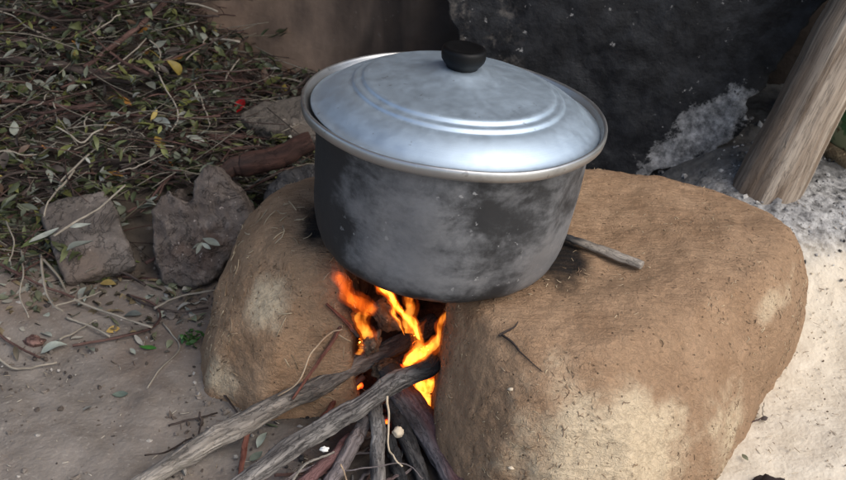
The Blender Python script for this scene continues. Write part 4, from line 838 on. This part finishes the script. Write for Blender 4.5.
for i in range(2400):
    x, y = heap_pt(r, 0.2); L = r.uniform(0.05, 0.24); a = r.normal(0.15, 0.7); z = float(g(x, y)) + r.uniform(0.004, 0.09) * sstep(0.22, 0.5, y); d = np.array([math.cos(a), math.sin(a), r.normal(0, 0.22)]) * L / 2; c = np.array([x, y, z]); b_ = r.normal(0, 0.1, 3) * L
    col = [(0.055, 0.034, 0.028), (0.035, 0.026, 0.022), (0.21, 0.185, 0.145), (0.10, 0.055, 0.045)][r.choice(4, p=[.28, .3, .28, .14])]
    rd = r.uniform(0.0006, 0.0016); Bg.add(*tube([c - d, c + b_, c + d], [rd, rd * 0.7], 8, 4)[:2], col)
o = Bg.obj('fine_brushwood', TWIG); tag(o, 'fine dark twigs filling the brush heap', 'brushwood', kind='stuff')
# scattered single leaves that can be told apart
def one_leaf(px, py, L, Wd, col, label, yaw, lift=0.006, seed=0, group=None, tilt=0.2):
    rr_ = np.random.default_rng(500 + seed); Bg = Bag(); p = on(px, py, lift); put_leaf(Bg, 0, 0, 0, L, Wd, col, rr_, tilt, yaw)
    o = Bg.obj('fallen_leaf', LEAF); o.location = tuple(p); return tag(o, label, 'leaf', group)
one_leaf(120, 394, 0.026, 0.0065, (0.20, 0.25, 0.20), 'grey green leaf lying alone on the bare soil', 0.1, seed=1)
one_leaf(84, 410, 0.03, 0.004, (0.36, 0.34, 0.29), 'pale narrow leaf on the bare soil at the left', 0.3, seed=2)
one_leaf(113, 330, 0.024, 0.009, (0.46, 0.31, 0.10), 'yellow leaf among the twigs before the stone slab', 0.3, seed=3)
one_leaf(148, 347, 0.03, 0.007, (0.06, 0.22, 0.04), 'bright green leaf on the soil by the hooked twig', 0.1, seed=4)
one_leaf(54, 349, 0.045, 0.009, (0.33, 0.36, 0.31), 'large silvery leaf at the left among the twigs', 0.5, seed=5)
one_leaf(46, 334, 0.034, 0.006, (0.40, 0.42, 0.36), 'curled silvery leaf above the large silvery one', -0.6, seed=6)
one_leaf(100, 315, 0.045, 0.008, (0.16, 0.17, 0.05), 'olive leaf lying under the long pale stem', -0.5, seed=7)
one_leaf(132, 316, 0.035, 0.010, (0.20, 0.22, 0.20), 'grey leaf before the notched brown rock', 0.2, seed=8)
one_leaf(128, 263, 0.045, 0.008, (0.16, 0.19, 0.06), 'olive leaf at the lower right corner of the slab', 0.1, 0.02, seed=9)
one_leaf(108, 284, 0.03, 0.009, (0.40, 0.29, 0.10), 'yellowish leaf just below the stone slab', 0.0, 0.012, seed=10)
one_leaf(79, 225, 0.042, 0.006, (0.38, 0.40, 0.35), 'pale leaf lying in the middle of the stone slab', 0.35, 0.115, seed=11, tilt=0.1)
one_leaf(80, 246, 0.05, 0.008, (0.33, 0.36, 0.31), 'ragged pale leaf near the lower edge of the stone slab', 0.5, 0.085, seed=12, tilt=0.1)
one_leaf(38, 240, 0.07, 0.012, (0.17, 0.21, 0.08), 'large green leaf at the left end of the stone slab', 0.9, 0.10, seed=13)
one_leaf(44, 235, 0.06, 0.008, (0.36, 0.38, 0.33), 'silvery leaf beside the large green one on the slab', 0.8, 0.11, seed=14)
one_leaf(272, 424, 0.034, 0.006, (0.16, 0.21, 0.13), 'green leaf between the grey branch and the dark branch', -0.05, 0.006, seed=15)
one_leaf(262, 440, 0.03, 0.006, (0.22, 0.25, 0.21), 'grey green leaf under the middle of the grey branch', 1.2, 0.008, seed=16)
one_leaf(256, 456, 0.028, 0.007, (0.20, 0.24, 0.19), 'grey green leaf nearest the bottom under the grey branch', 1.0, 0.008, seed=17)
one_leaf(222, 371, 0.026, 0.006, (0.13, 0.20, 0.08), 'green leaf at the foot of the stove', 0.0, 0.01, seed=18)
one_leaf(745, 457, 0.016, 0.0035, (0.30, 0.31, 0.20), 'small dull green leaf on the cream ground', -1.2, 0.012, seed=19)
one_leaf(112, 175, 0.045, 0.012, (0.40, 0.22, 0.05), 'orange brown leaf just above the stone slab', 0.1, 0.05, seed=20)
one_leaf(124, 102, 0.04, 0.010, (0.40, 0.19, 0.05), 'orange leaf in the middle of the brush heap', -0.5, 0.08, seed=21)
one_leaf(189, 104, 0.045, 0.016, (0.26, 0.27, 0.07), 'broad yellow green leaf in the heap left of the red scrap', 0.4, 0.08, seed=22)
one_leaf(162, 123, 0.05, 0.010, (0.42, 0.45, 0.40), 'bright silvery leaf in the heap above the thick branch', -0.5, 0.09, seed=23)
one_leaf(123, 78, 0.05, 0.013, (0.20, 0.22, 0.08), 'broad olive leaf high in the heap', 0.2, 0.08, seed=24)
one_leaf(82, 40, 0.045, 0.010, (0.34, 0.16, 0.04), 'rust orange leaf near the top of the heap', 0.0, 0.09, seed=25)
one_leaf(72, 133, 0.05, 0.011, (0.13, 0.16, 0.06), 'dark green leaf upright in the heap', 1.3, 0.09, seed=26)
one_leaf(160, 143, 0.045, 0.009, (0.46, 0.30, 0.07), 'yellow leaf lying on the heap by the thick branch', -0.9, 0.08, seed=27)
sc_pal = [(0.30, 0.32, 0.27), (0.17, 0.18, 0.11), (0.22, 0.17, 0.10), (0.12, 0.10, 0.07), (0.38, 0.36, 0.31)]
for i in range(170):
    px, py = r.uniform(0, 205) ** 1.0, 278 + abs(r.normal(0, 32)); 
    if py > 360: continue
    one_leaf(px, py, r.uniform(0.012, 0.032), r.uniform(0.003, 0.007), sc_pal[r.integers(5)], 'small withered leaf strewn on the soil before the heap', r.uniform(0, 6.28), 0.008, 60 + i, 'withered leaves strewn on the soil', 0.35)
red = Bag(); put_leaf(red, 0, 0, 0, 0.038, 0.012, (0.36, 0.010, 0.014), np.random.default_rng(4), 0.3, 1.3); o = red.obj('red_scrap', LEAF); o.location = tuple(on(240, 105, 0.075)); o.rotation_euler = (0.7, 0, 0); tag(o, 'bright red scrap at the edge of the brush heap', 'scrap')
def weed(px, py, n, seed, label):
    rr_ = np.random.default_rng(seed); root = empty('weed', tuple(on(px, py, 0.002))); tag(root, label, 'weed'); Bg = Bag(); St = Bag()
    for i in range(n):
        a = rr_.uniform(0, 6.28); h = rr_.uniform(0.008, 0.026); q = np.array([math.cos(a), math.sin(a), 0]) * rr_.uniform(0.004, 0.022) + (0, 0, h)
        St.add(*tube([(0, 0, -0.004), q * 0.5 + (0, 0, 0.004), q], [0.0007, 0.0005], 6, 4)[:2], (0.08, 0.16, 0.04)); put_leaf(Bg, *q, rr_.uniform(0.009, 0.016), rr_.uniform(0.0025, 0.004), (0.055, 0.145, 0.035), rr_, 0.5)
    Bg.obj('leaves', LEAF, root)['kind'] = 'stuff'; St.obj('stem', TWIG, root)
weed(192, 345, 26, 1, 'small bright green weed growing at the foot of the stove')
# ------------------------------------------------------------------ loose ground litter
def rocklet(r):
    bm = bmesh.new(); bmesh.ops.create_icosphere(bm, subdivisions=1, radius=1.0); V = np.array([v.co[:] for v in bm.verts]); bm.verts.index_update(); Fc = [[v.index for v in f.verts] for f in bm.faces]; bm.free()
    return V * (1 + 0.25 * r.normal(size=(len(V), 1))) * r.uniform(0.5, 1.2, 3), Fc
shapes = [rocklet(r) for _ in range(20)]
Bg = Bag()
for i in range(7600):
    if i % 2: x, y = r.uniform(0.25, 1.1), r.uniform(-0.35, 0.75); ash = y > 0.28 + r.normal(0, 0.05)
    else: x, y = r.uniform(-1.1, 0.1), r.uniform(-0.4, 0.45); ash = None
    s = min(0.008, 0.0009 * math.exp(abs(r.normal(0, 0.75)))); V, Fc = shapes[r.integers(20)]
    if ash is None: s = min(0.008, s * (2.0 if i % 17 == 0 else 1.2))
    if ash is None: col = [(0.20, 0.17, 0.145), (0.10, 0.08, 0.066), (0.38, 0.35, 0.31), (0.06, 0.05, 0.045)][r.choice(4, p=[.45, .3, .15, .1])]
    elif ash: s *= 1.5; col = [(0.46, 0.45, 0.43), (0.26, 0.255, 0.25), (0.06, 0.058, 0.056)][r.choice(3, p=[.5, .28, .22])]
    else: 
        if r.uniform() < 0.45: continue
        col = [(0.62, 0.54, 0.42), (0.44, 0.36, 0.27), (0.15, 0.11, 0.08)][r.choice(3, p=[.6, .28, .12])]; s = min(s, 0.0022)
    a = r.uniform(0, 6.28); R = np.array(Euler((r.uniform(0, 6), r.uniform(0, 6), a)).to_matrix()); Bg.add((V * s) @ R.T + (x, y, float(g(x, y)) + s * 0.25 + 0.001), Fc, col)
o = Bg.obj('ground_grit', CRUMB, smooth=False); tag(o, 'loose grit, ash and crumbs strewn over the ground', 'grit', kind='stuff')
Bg = Bag()
for i in range(900):
    if i % 2: x, y = r.uniform(0.35, 1.1), r.uniform(-0.35, 0.4); cols_ = [(0.62, 0.54, 0.42), (0.28, 0.21, 0.15), (0.44, 0.35, 0.24)]
    else: x, y = r.uniform(-0.95, 0.05), r.uniform(-0.4, 0.3); cols_ = [(0.42, 0.38, 0.31), (0.13, 0.095, 0.07), (0.30, 0.25, 0.18)]
    L = r.uniform(0.004, 0.015); a = r.uniform(0, 6.28); d = np.array([math.cos(a), math.sin(a), r.normal(0, 0.1)]) * L / 2; c = np.array([x, y, float(g(x, y)) + 0.004]); rd = r.uniform(0.0004, 0.0009)
    Bg.add(*tube([c - d, c + r.normal(0, 0.05, 3) * L, c + d], [rd, rd], 4, 4)[:2], cols_[r.integers(3)])
o = Bg.obj('chaff_litter', STRAW); tag(o, 'bits of straw and chaff strewn over the ground', 'litter', kind='stuff')
lump('dark_pebble', on(764, 418, 0.004), (0.005, 0.004, 0.0035), mat_plain('dark_stone', (0.06, 0.045, 0.04), 0.8), 77, 'small dark pebble at the right foot of the stove', 'pebble', amp=0.3)
branch('fine_twig', 'fine twig pointing at the dark pebble beside the stove', [(745, 424), (754, 421), (762, 418)], 0.8, BR_R, 0.008, 91, None, 0.001, 'twig')
branch('fine_twig', 'fine pale twig standing up beside the dark pebble', [(763, 416), (763, 409), (764, 403)], 0.7, BR_P, 0.012, 92, None, 0.001, 'twig')
BLK = mat_plain('charcoal', (0.03, 0.02, 0.018), 0.9, 0.4, 80, 0.6)
lump('charcoal_lump', on(768, 488, 0.004), (0.028, 0.020, 0.014), BLK, 78, 'dark charred lump on the cream ground at the bottom edge', 'charcoal', amp=0.5, sub=4)
lump('brick_chip', on(33, 341, 0.006), (0.018, 0.012, 0.008), mat_rock('brick', (0.11, 0.06, 0.05), (0.20, 0.12, 0.10)), 79, 'reddish brick chip on the soil at the left', 'chip', amp=0.3)
lump('brown_stone', on(170, 316, 0.004), (0.013, 0.010, 0.008), ROCKG, 80, 'small grey stone before the notched brown rock', 'stone', amp=0.3)
